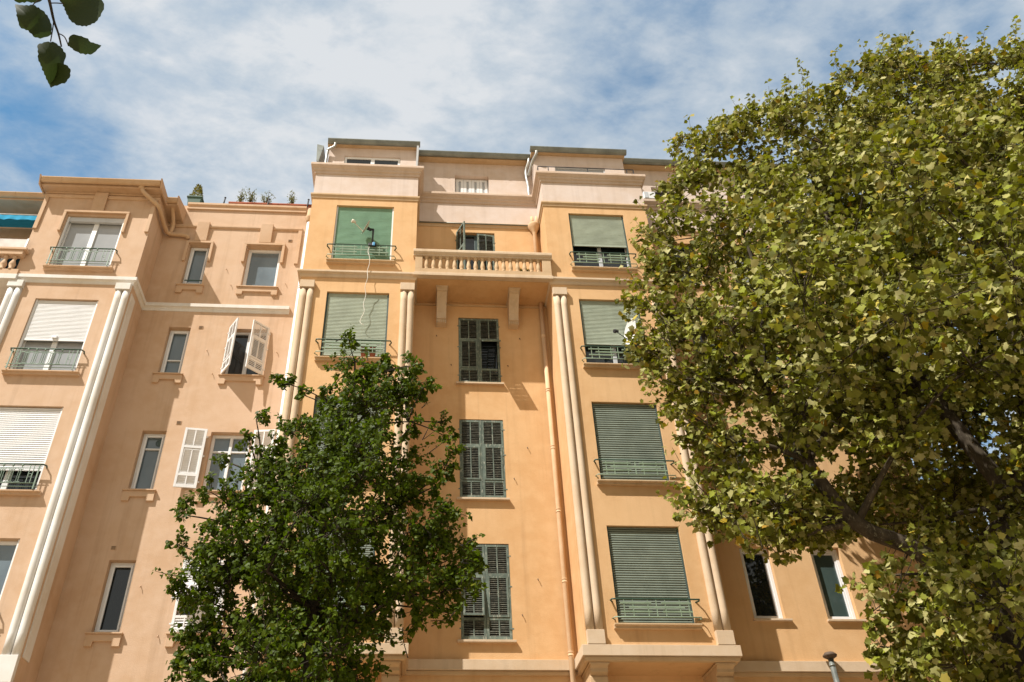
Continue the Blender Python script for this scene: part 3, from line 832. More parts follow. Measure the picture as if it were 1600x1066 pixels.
# ================================================================== peach apartment building
P = thing('apartment_building', 'peach apartment building with white twin columns, white shutters and a terrace of potted shrubs', 'building', (-8.5, 17.15, 0), 'apartment buildings of the terrace')
BL, BR, JN, WEST = -9.93, -7.03, -3.06, -16.0
LW = (-9.20, -7.72)
LROWS = [(16.06, 17.90), (12.90, 15.07), (9.93, 12.01), (6.85, 8.92)]
CA, CB = (-6.25, -5.71), (-4.70, -3.79)
AROWS = [(16.43, 17.92), (13.60, 15.05), (10.50, 12.02), (7.39, 8.90)]
BROWS = [(16.43, 17.92), (13.60, 15.05), (10.50, 12.02), (7.39, 8.90)]
ZT = 18.72
wl = MB()
wl.wall(BL, BR, 6.15, ZT, F, [(LW[0], LW[1], a, b, .22) for a, b in LROWS])
for x, s in ((BL, -1), (BR, 1)):
    q = [(x, F, 6.15), (x, IL, 6.15), (x, IL, ZT), (x, F, ZT)]
    wl.face(q if s > 0 else q[::-1])
wl.face([(BL, F, 6.15), (BL, IL, 6.15), (BR, IL, 6.15), (BR, F, 6.15)])
wl.wall(BR, JN, 0, 19.40, IL, [(c[0], c[1], a, b, .22) for c, rr in ((CA, AROWS), (CB, BROWS)) for a, b in rr])
wl.wall(WEST, BL, 0, ZT, IL, [(-11.6, -10.5, 15.9, 17.9, .2)] + [(-11.6, -10.5, a, b, .2) for a, b in LROWS[1:]])
wl.wall(BL, BR, 0, 6.15, IL)
wl.face([(WEST, 26, 0), (WEST, IL, 0), (WEST, IL, ZT), (WEST, 26, ZT)]); wl.face([(JN, 26, 0), (WEST, 26, 0), (WEST, 26, ZT), (JN, 26, ZT)])
wl.build('wall', 'peach_stucco', P)
rf = MB()
rf.box(BL - .10, BR + .10, 15.93, 16.75, 18.72, 18.86); rf.box(WEST, -6.62, 16.50, 26, 18.722, 18.862)
rf.build('roof', 'peach_trim', P, bevel=.01)
rt_ = MB(); rt_.box(-6.60, JN, IL + .12, 26, 19.1, 19.24); rt_.build('roof_terrace', 'roof_slab', P)
# raking tiled roof seen edge-on above the eaves
gutter(P, BL - .08, BR + .09, 15.78, 18.885, 'peach_pipe', .08); gutter(P, BR + .09, -6.62, 16.38, 18.885, 'peach_pipe', .08, seams=False); gutter(P, WEST, BL - .02, 16.38, 18.885, 'peach_pipe', .08)
m = MB(); m.hexa([(BR + .10, 15.86, 18.68), (BR + .135, 15.86, 18.68), (BR + .10, 16.5, 18.68), (BR + .135, 16.5, 18.68), (BR + .10, 15.75, 18.94), (BR + .135, 15.75, 18.94), (BR + .10, 16.5, 18.94), (BR + .135, 16.5, 18.94)])
m.build('eaves_board', 'peach_trim', P)
m = MB(); m.hexa([(-6.615, 16.46, 18.68), (-6.58, 16.46, 18.68), (-6.615, IL + .1, 18.68), (-6.58, IL + .1, 18.68), (-6.615, 16.35, 18.94), (-6.58, 16.35, 18.94), (-6.615, IL + .1, 19.2), (-6.58, IL + .1, 19.2)])
m.build('eaves_board', 'peach_trim', P)
m = MB(); m.hexa([(BL - .13, 15.86, 18.68), (BL - .095, 15.86, 18.68), (BL - .13, 16.5, 18.68), (BL - .095, 16.5, 18.68), (BL - .13, 15.75, 18.94), (BL - .095, 15.75, 18.94), (BL - .13, 16.5, 18.94), (BL - .095, 16.5, 18.94)])
m.build('eaves_board', 'peach_trim', P)
def pm(name, prof, mat, path, bevel=.006):
    m = MB(); m.sweep(path, prof); return m.build(name, mat, P, bevel=bevel)
pm('coping', [(-.12, 19.24), (.045, 19.245), (.045, 19.30), (.02, 19.315), (.02, 19.37), (.07, 19.40), (.07, 19.47), (.05, 19.49), (-.12, 19.50)], 'peach_trim', [(-6.58, IL), (-3.27, IL)])
WHITE = [(-.02, 15.55), (.02, 15.555), (.03, 15.62), (.055, 15.655), (.09, 15.66), (.09, 15.765), (-.02, 15.785)]
pm('string_course', WHITE, 'white_trim', [(BL, IL - .01), (BL, F), (BR, F), (BR, IL), (-3.34, IL)])
pm('frieze_moulding', [(-.02, 18.52), (.03, 18.53), (.05, 18.57), (.05, 18.63), (-.02, 18.645)], 'peach_trim', [(BL, IL - .01), (BL, F), (BR, F), (BR, IL), (-3.30, IL)])
pm('eaves_moulding', [(-.02, 18.68), (.03, 18.682), (.05, 18.70), (.05, 18.718), (-.02, 18.719)], 'peach_trim', [(WEST, IL), (BL, IL), (BL, F), (BR, F), (BR, IL), (-6.62, IL)])
for x0, x1, y, z0, z1 in ((BL, BL + .10, F, 17.36, 18.52), (BR - .10, BR, F, 17.36, 18.52), (-3.40, -3.30, IL, 17.28, 18.52)):
    m = MB(); m.box(x0 - .004, x1 - .002, y - .05, y + .04, z0, z1); m.build('frieze_drop', 'peach_trim', P, bevel=.008)
for cx, y, w in ((-8.49, F, .17), (-6.0, IL, .165), (-4.27, IL, .165)):
    m = MB(); m.prism([(y + .02, 18.02), (y - .06, 18.02), (y - .10, 18.70), (y + .02, 18.70)], 'x', cx - w, cx + w)
    m.build('keystone', 'peach_trim', P, bevel=.008)
def hood(x0, x1, y, zt, zd):
    m = MB(); m.box(x0 - .10, x1 + .09, y - .07, y + .02, zt, zt + .075)
    m.box(x0 - .10, x0 - .025, y - .069, y + .02, zd, zt); m.box(x1 + .02, x1 + .09, y - .069, y + .02, zd, zt)
    m.build('window_hood', 'peach_trim', P, bevel=.008)
hood(LW[0], LW[1], F, 17.97, 17.30); hood(CA[0], CA[1], IL, 17.925, 17.27); hood(CB[0], CB[1], IL, 17.925, 17.29)
for cx, s, c in ((BR - .18, 1, BR), (BL + .18, -1, BL)):
    pilaster(P, cx, F, 6.16, 6.64, 15.345, 15.545, 'white_trim', s, .42, c)
m = MB(); m.box(BL + .01, BR - .01, F - .11, F + .3, 6.05, 6.149); m.box(BR - .02, BR + .09, F - .12, IL, 6.04, 6.155); m.build('bay_base', 'peach_trim', P)
# bay windows
def lbay(r, mull=True, pane='pane_curtain', open_room=False):
    z0, z1 = LROWS[r]; c = (LW[0] + LW[1]) / 2
    wd = window(P, LW[0], LW[1], z0, z1, F + .20, pane, t=.075, mull=(c,) if mull else (), panes=[(LW[0] + .05, c - .03, z0 + .05, z1 - .05), (c + .03, LW[1] - .05, z0 + .05, z1 - .05)], open_room=open_room)
    for a, b in ((LW[0] + .003, LW[0] + .05), (LW[1] - .05, LW[1] - .003)):
        gd = MB(); gd.box(a, b, F + .04, F + .10, z0 + .004, z1 - .004); gd.build('shutter_guide', 'white_frame', wd, bevel=.004)
    sill(wd, LW[0] - .07, LW[1] + .13, z0, F, 'peach_trim')
    loop_railing(P, LW[0], LW[1], z0 + .0, F)
    return wd
w1 = lbay(0)
m = MB(); m.box(LW[0] + .05, LW[1] - .05, F + .05, F + .13, 17.74, 17.893); m.build('shutter_box', 'aluminium', w1, bevel=.004)
w2 = lbay(1)
rs = roller(w2, LW[0] + .045, LW[1] - .045, 13.90, 15.062, F + .07, 'white_slat', .040)
m = MB(); m.box(-8.515, -8.405, F + .015, F + .06, 13.905, 13.985); m.build('shutter_latch', 'white_frame', rs, bevel=.01)
w3 = lbay(2, pane='pane_dark')
roller(w3, LW[0] + .045, LW[1] - .045, 10.50, 12.0, F + .07, 'white_slat', .052)
w4 = lbay(3, pane='pane_blue')
# recessed windows: narrow column
for r, (z0, z1) in enumerate(AROWS):
    pn = ('pane_blue', 'pane_blue', 'pane_blue', 'pane_dark')[r]
    tr_ = {1: (z0 + .52,), 2: (z0 + 1.12,), 0: (z0 + .22,)}.get(r, ())
    wd = window(P, CA[0], CA[1], z0, z1, IL + .22, pn, t=.07, tran=tr_, dead=.08, t2=.035)
    f2 = MB(); frame_rect(f2, CA[0] + .065, CA[1] - .065, z0 + .065, z1 - .065, IL + .115, IL + .16, .04); f2.build('sash', 'white_frame', wd, bevel=.004)
    if r == 2:
        m = MB(); m.tube([(-5.87 + .075 * math.cos(k * math.pi / 8), IL + .188, z1 - .22 + .075 * math.sin(k * math.pi / 8)) for k in range(17)], .012, 6); m.tube([(-5.87, IL + .196, z1 - .22), (-5.87, IL + .18, z1 - .22)], .05, 12)
        m.build('extractor_vent', 'dark_frame', wd)
    if r == 0:
        m = MB(); m.box(CA[0] + .07, CA[1] - .01, IL + .02, IL + .04, z0 + .20, z0 + .225); m.build('guard_bar', 'dark_green_iron', wd)
for r, (z0, z1) in enumerate(BROWS):
    c = (CB[0] + CB[1]) / 2
    if r == 0: wd = window(P, CB[0], CB[1], z0, z1, IL + .22, 'pane_blue', t=.085, dead=.08)
    elif r in (1, 3): wd = window(P, CB[0], CB[1], z0, z1, IL + .22, 'pane_dark', t=.06, dead=.08, mull=(c,))
    else: wd = window(P, CB[0], CB[1], z0, z1, IL + .22, 'pane_blue', t=.07, dead=.08, mull=(c,), tran=(z0 + 1.08,), t2=.04)
    h = z1 - z0 - .01
    if r == 1:
        a = shutter_leaf(wd, .49, h, (CB[0] - .02, IL - .03, z0 + .01), 1.00, 'white_shutter', 'white_shutter', 1)
        shutter_leaf(wd, .49, h, (CB[1] + .02, IL - .03, z0 + .01), .78, 'white_shutter', 'white_shutter', -1)
    if r == 2:
        shutter_leaf(wd, .49, h, (CB[0] - .07, IL - .09, z0 + .03), math.pi - .12, 'white_shutter', 'white_shutter', 1)
        shutter_leaf(wd, .49, h, (CB[1] + .07, IL - .09, z0 + .03), math.pi - .10, 'white_shutter', 'white_shutter', -1)
    if r == 3:
        shutter_leaf(wd, .49, h, (CB[0] - .03, IL - .02, z0 + .01), .05, 'white_shutter', 'white_shutter', 1, flap=.75)
        shutter_leaf(wd, .49, h, (CB[1] + .03, IL - .02, z0 + .01), .05, 'white_shutter', 'white_shutter', -1)
def apron(x0, x1, z):
    m = MB(); m.box(x0 - .09, x1 + .09, IL - .09, IL + .2, z - .035, z - .003)
    y0, y1 = IL - .055, IL + .02; a, b = x0 - .07, x1 + .07
    m.prism([(a, z - .036), (b, z - .036), (b, z - .27), (b - .15, z - .27), (b - .16, z - .17), (a + .16, z - .17), (a + .15, z - .27), (a, z - .27)], 'y', y0, y1)
    m.build('window_sill', 'peach_trim', P, bevel=.006)
for c, rr in ((CA, AROWS), (CB, BROWS)):
    for z0, z1 in rr: apron(c[0], c[1], z0)
for x, z in ((-5.47, 15.06), (-3.6, 18.16), (-5.48, 12.25), (-6.23, 9.16)):
    m = MB(); m.box(x - .055, x + .055, IL - .012, IL + .01, z - .045, z + .045)
    o = m.build('vent_grille', 'peach_trim', P)
    for k in range(3):
        d = MB(); d.box(x - .045, x + .045, IL - .016, IL - .0125, z - .035 + k * .026, z - .020 + k * .026); d.build('slot', 'vent_dark', o)
for x, z in ((-5.15, 17.05), (-5.2, 14.35), (-4.95, 16.5), (-3.55, 16.6), (-4.95, 13.65), (-3.5, 14.35), (-5.5, 8.35), (-4.95, 7.35)): stay(P, x, z, IL, 'peach_trim')
# pipes
downpipe(P, smooth_path([(-7.44, 15.95, 18.86), (-7.42, 15.95, 18.72), (-7.34, 15.97, 18.60), (-7.12, 16.06, 18.42), (-6.96, 16.16, 18.30), (-6.93, 16.45, 18.24), (-6.91, 16.9, 18.20), (-6.82, 17.05, 18.18), (-6.5, 17.06, 18.16), (-6.36, 17.07, 18.13), (-6.34, 17.12, 18.1)]), .058, 'peach_pipe')
downpipe(P, smooth_path([(-6.80, 16.58, 18.93), (-6.78, 16.6, 18.78), (-6.77, 16.78, 18.62), (-6.78, 16.98, 18.45), (-6.82, 17.05, 18.22)]), .055, 'peach_pipe')
for x, y, z in ((-7.44, 15.95, 18.80), (-6.80, 16.58, 18.86)):
    m = MB(); m.lathe([(.06, z - .10), (.085, z - .06), (.09, z), (.075, z + .05), (.05, z + .07)], x, y, 14); m.build('outlet', 'peach_pipe', P)
downpipe(P, [(-3.14, IL - .085, 18.9), (-3.14, IL - .085, 10), (-3.14, IL - .085, .14)], .058, 'white_pipe', (16.4, 13.6, 10.6, 7.6))
m = MB(); m.lathe([(.058, 18.8), (.075, 18.84), (.105, 18.95), (.11, 19.0), (.085, 19.03), (.075, 19.30), (.06, 19.33)], -3.15, IL - .09, 16); m.build('rain_hopper', 'peach_pipe', P)
m = MB(); m.box(-3.065, -2.985, IL - .04, IL + .3, 0, 19.4); m.build('joint_strip', 'white_pipe', P)
# western balcony on the top floor
bal = MB(); bal.box(WEST, BL - .004, 16.10, IL, 15.56, 15.70); bal.box(WEST, BL + .16, 16.05, 16.19, 15.55, 15.70)
bo = bal.build('balcony', 'white_trim', P, bevel=.006)
m = MB(); m.box(WEST, BL + .13, 16.08, 16.195, 15.70, 15.88); m.build('plinth', 'peach_trim', bo)
m = MB(); m.box(WEST, BL + .10, 16.02, 16.196, 16.32, 16.46); m.box(WEST, BL + .17, 15.99, 16.196, 16.46, 16.53); m.build('handrail', 'peach_trim', bo, bevel=.006)
pr2 = None
for k in range(14):
    x = -10.02 - k * .21
    if pr2 is None:
        m = MB(); m.lathe([(.06, -.22), (.06, -.19), (.04, -.18), (.075, -.08), (.08, -.03), (.045, .07), (.035, .12), (.05, .16), (.06, .19), (.06, .22)], 0, 0, 14)
        pr2 = m.build('baluster', 'peach_trim', bo); pr2.location = (x, 16.12, 16.10)
    else:
        o = pr2.copy(); COL.objects.link(o); o.parent = bo; o.matrix_parent_inverse = base_matrix(bo).inverted(); o.location = (x, 16.12, 16.10)
m = MB(); m.box(WEST, BL + .06, 16.08, 16.10, 16.56, 16.88); m.build('glass_screen', 'frosted_panel', bo)
for x in (BL + .07, -10.9, -11.9):
    m = MB(); m.box(x - .02, x + .02, 16.07, 16.11, 16.53, 16.90); m.build('screen_post', 'white_frame', bo)
# western recessed windows
for a, b in [(15.9, 17.9)] + LROWS[1:]: window(P, -11.6, -10.5, a, b, IL + .2, 'pane_dark', t=.07, mull=(-11.05,), open_room=False)
for x in (-15.3, -12.6, -9.2, -6.3, -4.7):
    m = MB(); frame_rect(m, x, x + 1.3, .3, 3.2, IL - .06, IL - .005, .1, (x + .65,)); o = m.build('shop_window', 'white_frame', P)
    p = MB(); p.box(x + .05, x + 1.25, IL - .03, IL - .008, .35, 3.15); p.build('pane', 'pane_dark', o)

# ================================================================== small things
# awning
A = thing('awning', 'bright blue cloth awning with scalloped edge above the far left balcony', 'awning', (-12, 16.8, 17.9))
m = MB(); m.hexa([(-14, 16.32, 17.98), (BL - .03, 16.32, 17.98), (-14, 17.1, 18.28), (BL - .03, 17.1, 18.28), (-14, 16.32, 17.99), (BL - .03, 16.32, 17.99), (-14, 17.1, 18.29), (BL - .03, 17.1, 18.29)])
m.build('canopy', 'awning_cloth', A)
m = MB(); n = 120; x0, x1 = -14.0, BL - .03
for i in range(n):
    a = x0 + (x1 - x0) * i / n; b = x0 + (x1 - x0) * (i + 1) / n
    f = lambda x: 17.78 + .035 * abs(math.sin(x * 9.0))
    yy = lambda x: 16.31 + .008 * math.sin(x * 23)
    m.face([(a, yy(a), f(a)), (b, yy(b), f(b)), (b, 16.315, 17.985), (a, 16.315, 17.985)])
m.build('valance', 'awning_cloth', A)
m = MB(); m.tube([(-14, 16.32, 17.985), (BL - .03, 16.32, 17.985)], .02, 8); m.build('front_bar', 'white_frame', A)

# satellite dishes
def dish(loc, face, r, cmat, label, arm, mast, blue=False, tall=1.0, amat=None):
    D = thing('satellite_dish', label, 'satellite dish', loc)
    L0 = Vector(loc); n = Vector(face).normalized()
    a = n.cross(Vector((0, 0, 1))).normalized(); b = a.cross(n)
    c = L0 + Vector(mast)
    m = MB(); rings, seg = 5, 20
    for side in (0, .012):
        b0 = len(m.v)
        for i in range(rings + 1):
            q = r * i / rings; d = (q * q) / (4 * r * 1.25) - side
            for k in range(seg):
                an = 2 * math.pi * k / seg
                m.v.append(tuple(c + a * q * math.cos(an) + b * q * tall * math.sin(an) + n * d))
        for i in range(rings):
            for k in range(seg):
                k2 = (k + 1) % seg
                f = (b0 + i * seg + k, b0 + (i + 1) * seg + k, b0 + (i + 1) * seg + k2, b0 + i * seg + k2)
                m.f.append(f if side == 0 else f[::-1]); m.sm.append(True)
    o = m.build('reflector', cmat, D)
    low = c - b * r * tall * .95
    tip = c + Vector(arm)
    m = MB(); m.tube([low, low + (tip - low) * .5 + Vector((0, 0, -.015)), tip], .011, 6); ao = m.build('feed_arm', amat or cmat, D)
    m = MB(); d = (c - tip).normalized(); m.tube([tip - d * .05, tip, tip + d * .03, tip + d * .06], [.045, .05, .03, .038], 10); m.build('feed_horn', amat or cmat, D)
    back = c - n * .02
    m = MB(); m.tube([back, back - n * .09, L0 + Vector((0, 0, mast[2] - .02)), L0 + Vector((0, 0, mast[2] * .5)), L0], [.05, .04, .03, .022, .022], 8); m.build('mast', 'dark_iron', D)
    m = MB(); m.box(L0.x - .10, L0.x + .11, L0.y - .04, L0.y + .05, L0.z - .03, L0.z + .06); m.build('clamp', 'dark_iron', D, bevel=.01)
    if blue:
        m = MB(); m.box(L0.x + .01, L0.x + .075, L0.y - .065, L0.y - .04, L0.z - .045, L0.z + .07); m.build('tape', 'blue_plastic', D, bevel=.01)
    return D
dish((-1.27, F - .16, 17.02), (-.87, -.39, .30), .215, 'dish_cream', 'small cream satellite dish seen edge-on in front of the bright green roller shutter', (-.34, -.16, .05), (-.17, -.04, .60), True)
dish((5.22, F - .16, 13.95), (-.96, -.26, .05), .30, 'dish_white', 'large white satellite dish clamped to the railing beside the plane tree leaves', (-.45, -.16, -.12), (-.07, -.05, .42), tall=1.15, amat='dark_iron')
# dangling cable
C = MB(); C.tube(smooth_path([(-1.33, F - .17, 16.98), (-1.36, F - .17, 16.80), (-1.32, F - .19, 16.62), (-1.30, F - .17, 16.40), (-1.34, F - .15, 16.15), (-1.32, F - .16, 15.9), (-1.37, F - .12, 15.65), (-1.34, F - .08, 15.4), (-1.38, F - .06, 15.15), (-1.35, F - .06, 14.9), (-1.41, F - .05, 14.7), (-1.43, F - .05, 14.58), (-1.38, F - .06, 14.50), (-1.33, F - .06, 14.48)], 6), .0075, 6)
tag(C.build('cable', 'cable_white'), 'thin white cable dangling in waves from the cream satellite dish', 'cable')

def leaf_tris(kind):
    if kind == 'plane':
        ang = [-90, -58, -38, -14, 12, 32, 58, 74, 90, 106, 122, 148, 168, 194, 218, 238]
        rad = [.34, .50, .64, .54, .90, .68, .78, .74, 1.04, .74, .78, .68, .90, .54, .64, .50]
        pts = [(.5 * r * math.cos(math.radians(a)), .5 * r * math.sin(math.radians(a)) + .12) for a, r in zip(ang, rad)]
    elif kind == 'linden':
        pts = [(0, .02), (.22, -.06), (.44, .10), (.48, .36), (.30, .72), (.06, 1.04), (-.24, .76), (-.46, .40), (-.44, .12), (-.22, -.05)]
    else:
        pts = [(0, 0), (.16, .3), (.13, .65), (0, 1), (-.13, .65), (-.16, .3)]
    n = len(pts); cx = sum(p[0] for p in pts) / n; cy = sum(p[1] for p in pts) / n
    V = np.array([(x, y, 0.10 * abs(x) + (-.10 * y * y if kind != 'blade' else 0)) for x, y in pts] + [(cx, cy, -.05 if kind == 'plane' else .0)])
    T = np.array([(i, (i + 1) % n, n) for i in range(n)])
    return V, T

def foliage(name, kind, P_, Nn, Ax, S, mat, parent):
    """one leaf per point: centre P_, normal Nn, axis Ax, size S (numpy arrays)"""
    V, T = leaf_tris(kind)
    Nn = Nn / np.linalg.norm(Nn, axis=1, keepdims=True)
    Ax = Ax - Nn * (Ax * Nn).sum(1, keepdims=True); Ax /= np.linalg.norm(Ax, axis=1, keepdims=True) + 1e-9
    Sd = np.cross(Ax, Nn)
    k = len(P_); nv = len(V)
    rg = np.random.default_rng(k)
    fold = rg.uniform(-.15, .55, k); curl = rg.uniform(-.45, .05, k); skew = rg.normal(size=k) * .25
    Z = fold[:, None] * np.abs(V[None, :, 0]) + curl[:, None] * V[None, :, 1] ** 2 + skew[:, None] * V[None, :, 0] * V[None, :, 1]
    co = (P_[:, None, :] + S[:, None, None] * (V[None, :, 0:1] * Sd[:, None, :] + V[None, :, 1:2] * Ax[:, None, :] + Z[:, :, None] * Nn[:, None, :])).reshape(-1, 3)
    tri = (T[None] + (np.arange(k) * nv)[:, None, None]).reshape(-1, 3)
    me = bpy.data.meshes.new(name)
    me.vertices.add(len(co)); me.vertices.foreach_set('co', co.astype(np.float32).ravel())
    me.loops.add(tri.size); me.loops.foreach_set('vertex_index', tri.astype(np.int32).ravel())
    me.polygons.add(len(tri)); me.polygons.foreach_set('loop_start', np.arange(0, tri.size, 3, dtype=np.int32))
    me.polygons.foreach_set('loop_total', np.full(len(tri), 3, dtype=np.int32))
    me.update(calc_edges=True); me.materials.append(MATS[mat])
    o = bpy.data.objects.new(name, me); COL.objects.link(o)
    if parent is not None:
        o.parent = parent; o.matrix_parent_inverse = base_matrix(parent).inverted()
    return o

def unit(rng, n):
    d = rng.normal(size=(n, 3)); return d / np.linalg.norm(d, axis=1, keepdims=True)

def curve_pts(a, b, sag, rng, k=7, wob=.12):
    a = np.array(a, float); b = np.array(b, float); L_ = np.linalg.norm(b - a)
    off = rng.normal(size=3) * wob * L_; off[2] = abs(off[2]) * .5 + sag * L_
    return [tuple(a * (1 - t) ** 2 + 2 * (a * .5 + b * .5 + off) * t * (1 - t) + b * t * t) for t in np.linspace(0, 1, k)]

def tree(name, label, cat, base, blobs, kind, leaf, lmat, bmat, trunk, tw_per, lv_per, seed, limb_r=.07, droop=.3, spray=1.0, sun_bias=(-.3, -.3, .8), seeds=0, limbs=(), scatter=.6, shoots=()):
    """trunk: list of (point, radius); blobs: (x, y, z, r) leafy clumps through the crown"""
    rng = np.random.default_rng(seed)
    T = thing(name, label, cat, base)
    m = MB(); m.tube(smooth_path([p for p, r in trunk], 4), [float(q) for q in np.interp(np.linspace(0, len(trunk) - 1, (len(trunk) - 1) * 4 + 1), range(len(trunk)), [r for p, r in trunk])], 14)
    m.build('trunk', bmat, T)
    nodes = [(np.array(p, float), r) for p, r in trunk[1:]]
    for pts in limbs:
        m = MB(); sp = smooth_path([p for p, r in pts], 4)
        rr = [float(q) for q in np.interp(np.linspace(0, len(pts) - 1, len(sp)), range(len(pts)), [r for p, r in pts])]
        m.tube(sp, rr, 10); m.build('limb', bmat, T)
        nodes += [(np.array(p, float), r) for p, r in pts[1:]]
    # branches: join every clump to the nearest thicker wood below it
    order = sorted(blobs, key=lambda b: min(np.linalg.norm(np.array(b[:3]) - n[0]) for n in nodes))
    br, tw = MB(), MB()
    P_, N_, A_, S_ = [], [], [], []; seedpts = []
    for (x, y, z, r) in order:
        c = np.array((x, y, z))
        def cost(n): d = c - n[0]; return np.linalg.norm(d) + (0.8 * max(0, -d[2])) + (.15 / max(n[1], .01)) * .1
        nd = min(nodes, key=cost)
        L_ = np.linalg.norm(c - nd[0]); r0 = min(nd[1] * .8, .012 + .018 * L_ + limb_r * .25)
        pts = curve_pts(nd[0], c, .04, rng, wob=.06)
        br.tube(pts, [float(q) for q in np.linspace(r0, max(.008, r0 * .4), len(pts))], 6)
        for q in pts[3:]: nodes.append((np.array(q), r0 * .6))
        k = max(6, int(tw_per * r ** 1.6 * 3.2))
        dirs = unit(rng, k)
        dirs[:, 2] += .15; dirs /= np.linalg.norm(dirs, axis=1, keepdims=True)
        for d in dirs:
            ln = r * rng.uniform(.6, 1.35) * spray
            s0 = c + d * r * rng.uniform(.0, .35)
            e = c + d * ln + np.array((0, 0, rng.uniform(-.1, .22) * r))
            mid_ = (s0 + e) / 2 + rng.normal(size=3) * .10 * r
            tw.tube([tuple(s0), tuple(mid_), tuple(e)], [.007, .005, .003], 3, caps=False)
            n = max(3, int(lv_per * rng.uniform(.7, 1.3)))
            for j in range(n):
                t = 1 - (rng.uniform() ** 1.6) * .85
                p = s0 * (1 - t) ** 2 + 2 * mid_ * t * (1 - t) + e * t * t
                pet = unit(rng, 1)[0] + d * .5; pet /= np.linalg.norm(pet)
                p = p + pet * leaf * rng.uniform(.3, 1.0)
                P_.append(p)
                N_.append(np.array(sun_bias) * rng.uniform(.2, 1.15) + rng.normal(size=3) * scatter + d * .3)
                A_.append(pet * .7 + d * .5 + np.array((0, 0, -droop)) + rng.normal(size=3) * .3)
                S_.append(leaf * rng.uniform(.55, 1.25))
            if seeds and rng.uniform() < seeds: seedpts.append(e + rng.normal(size=3) * .05)
    for (x, y, z, dx, dy, dz) in shoots:
        a = np.array((x, y, z)); d = np.array((dx, dy, dz)); ln = np.linalg.norm(d); bend = rng.normal(size=3) * .08 * ln
        f_ = lambda t: a + d * t + bend * math.sin(t * 3.1)
        tw.tube([tuple(f_(t)) for t in (-.25, .15, .55, .95)], [.009, .007, .005, .003], 4, caps=False)
        n = int(8 + ln * 1.6 / leaf)
        for j in range(n):
            t = rng.uniform(.0, 1.0) ** .6; pet = unit(rng, 1)[0] + d / ln * .4; pet /= np.linalg.norm(pet)
            P_.append(f_(t) + pet * leaf * rng.uniform(.25, .8))
            N_.append(np.array(sun_bias) * .6 + np.array((0, 0, .5)) + rng.normal(size=3) * .6)
            A_.append(pet + np.array((0, 0, -droop * .6)) + rng.normal(size=3) * .3)
            S_.append(leaf * rng.uniform(.6, 1.1) * (1.0 - .1 * t))
        if seeds:
            for j in range(rng.integers(0, 4)): seedpts.append(f_(rng.uniform(.1, .9)) + unit(rng, 1)[0] * .09)
    br.build('branch', bmat, T)
    o = tw.build('twigs', bmat, T); o['kind'] = 'stuff'
    foliage('crown', kind, np.array(P_), np.array(N_), np.array(A_), np.array(S_), lmat, T)
    if seedpts:
        m = MB()
        for p in seedpts:
            q = .016; m.lathe([(.002, p[2] - q), (q * .8, p[2] - q * .55), (q, p[2]), (q * .8, p[2] + q * .55), (.002, p[2] + q)], p[0], p[1], 6)
        o = m.build('seed_balls', 'seed_brown', T); o['kind'] = 'stuff'
    print(name, 'leaves', len(P_))
    return T
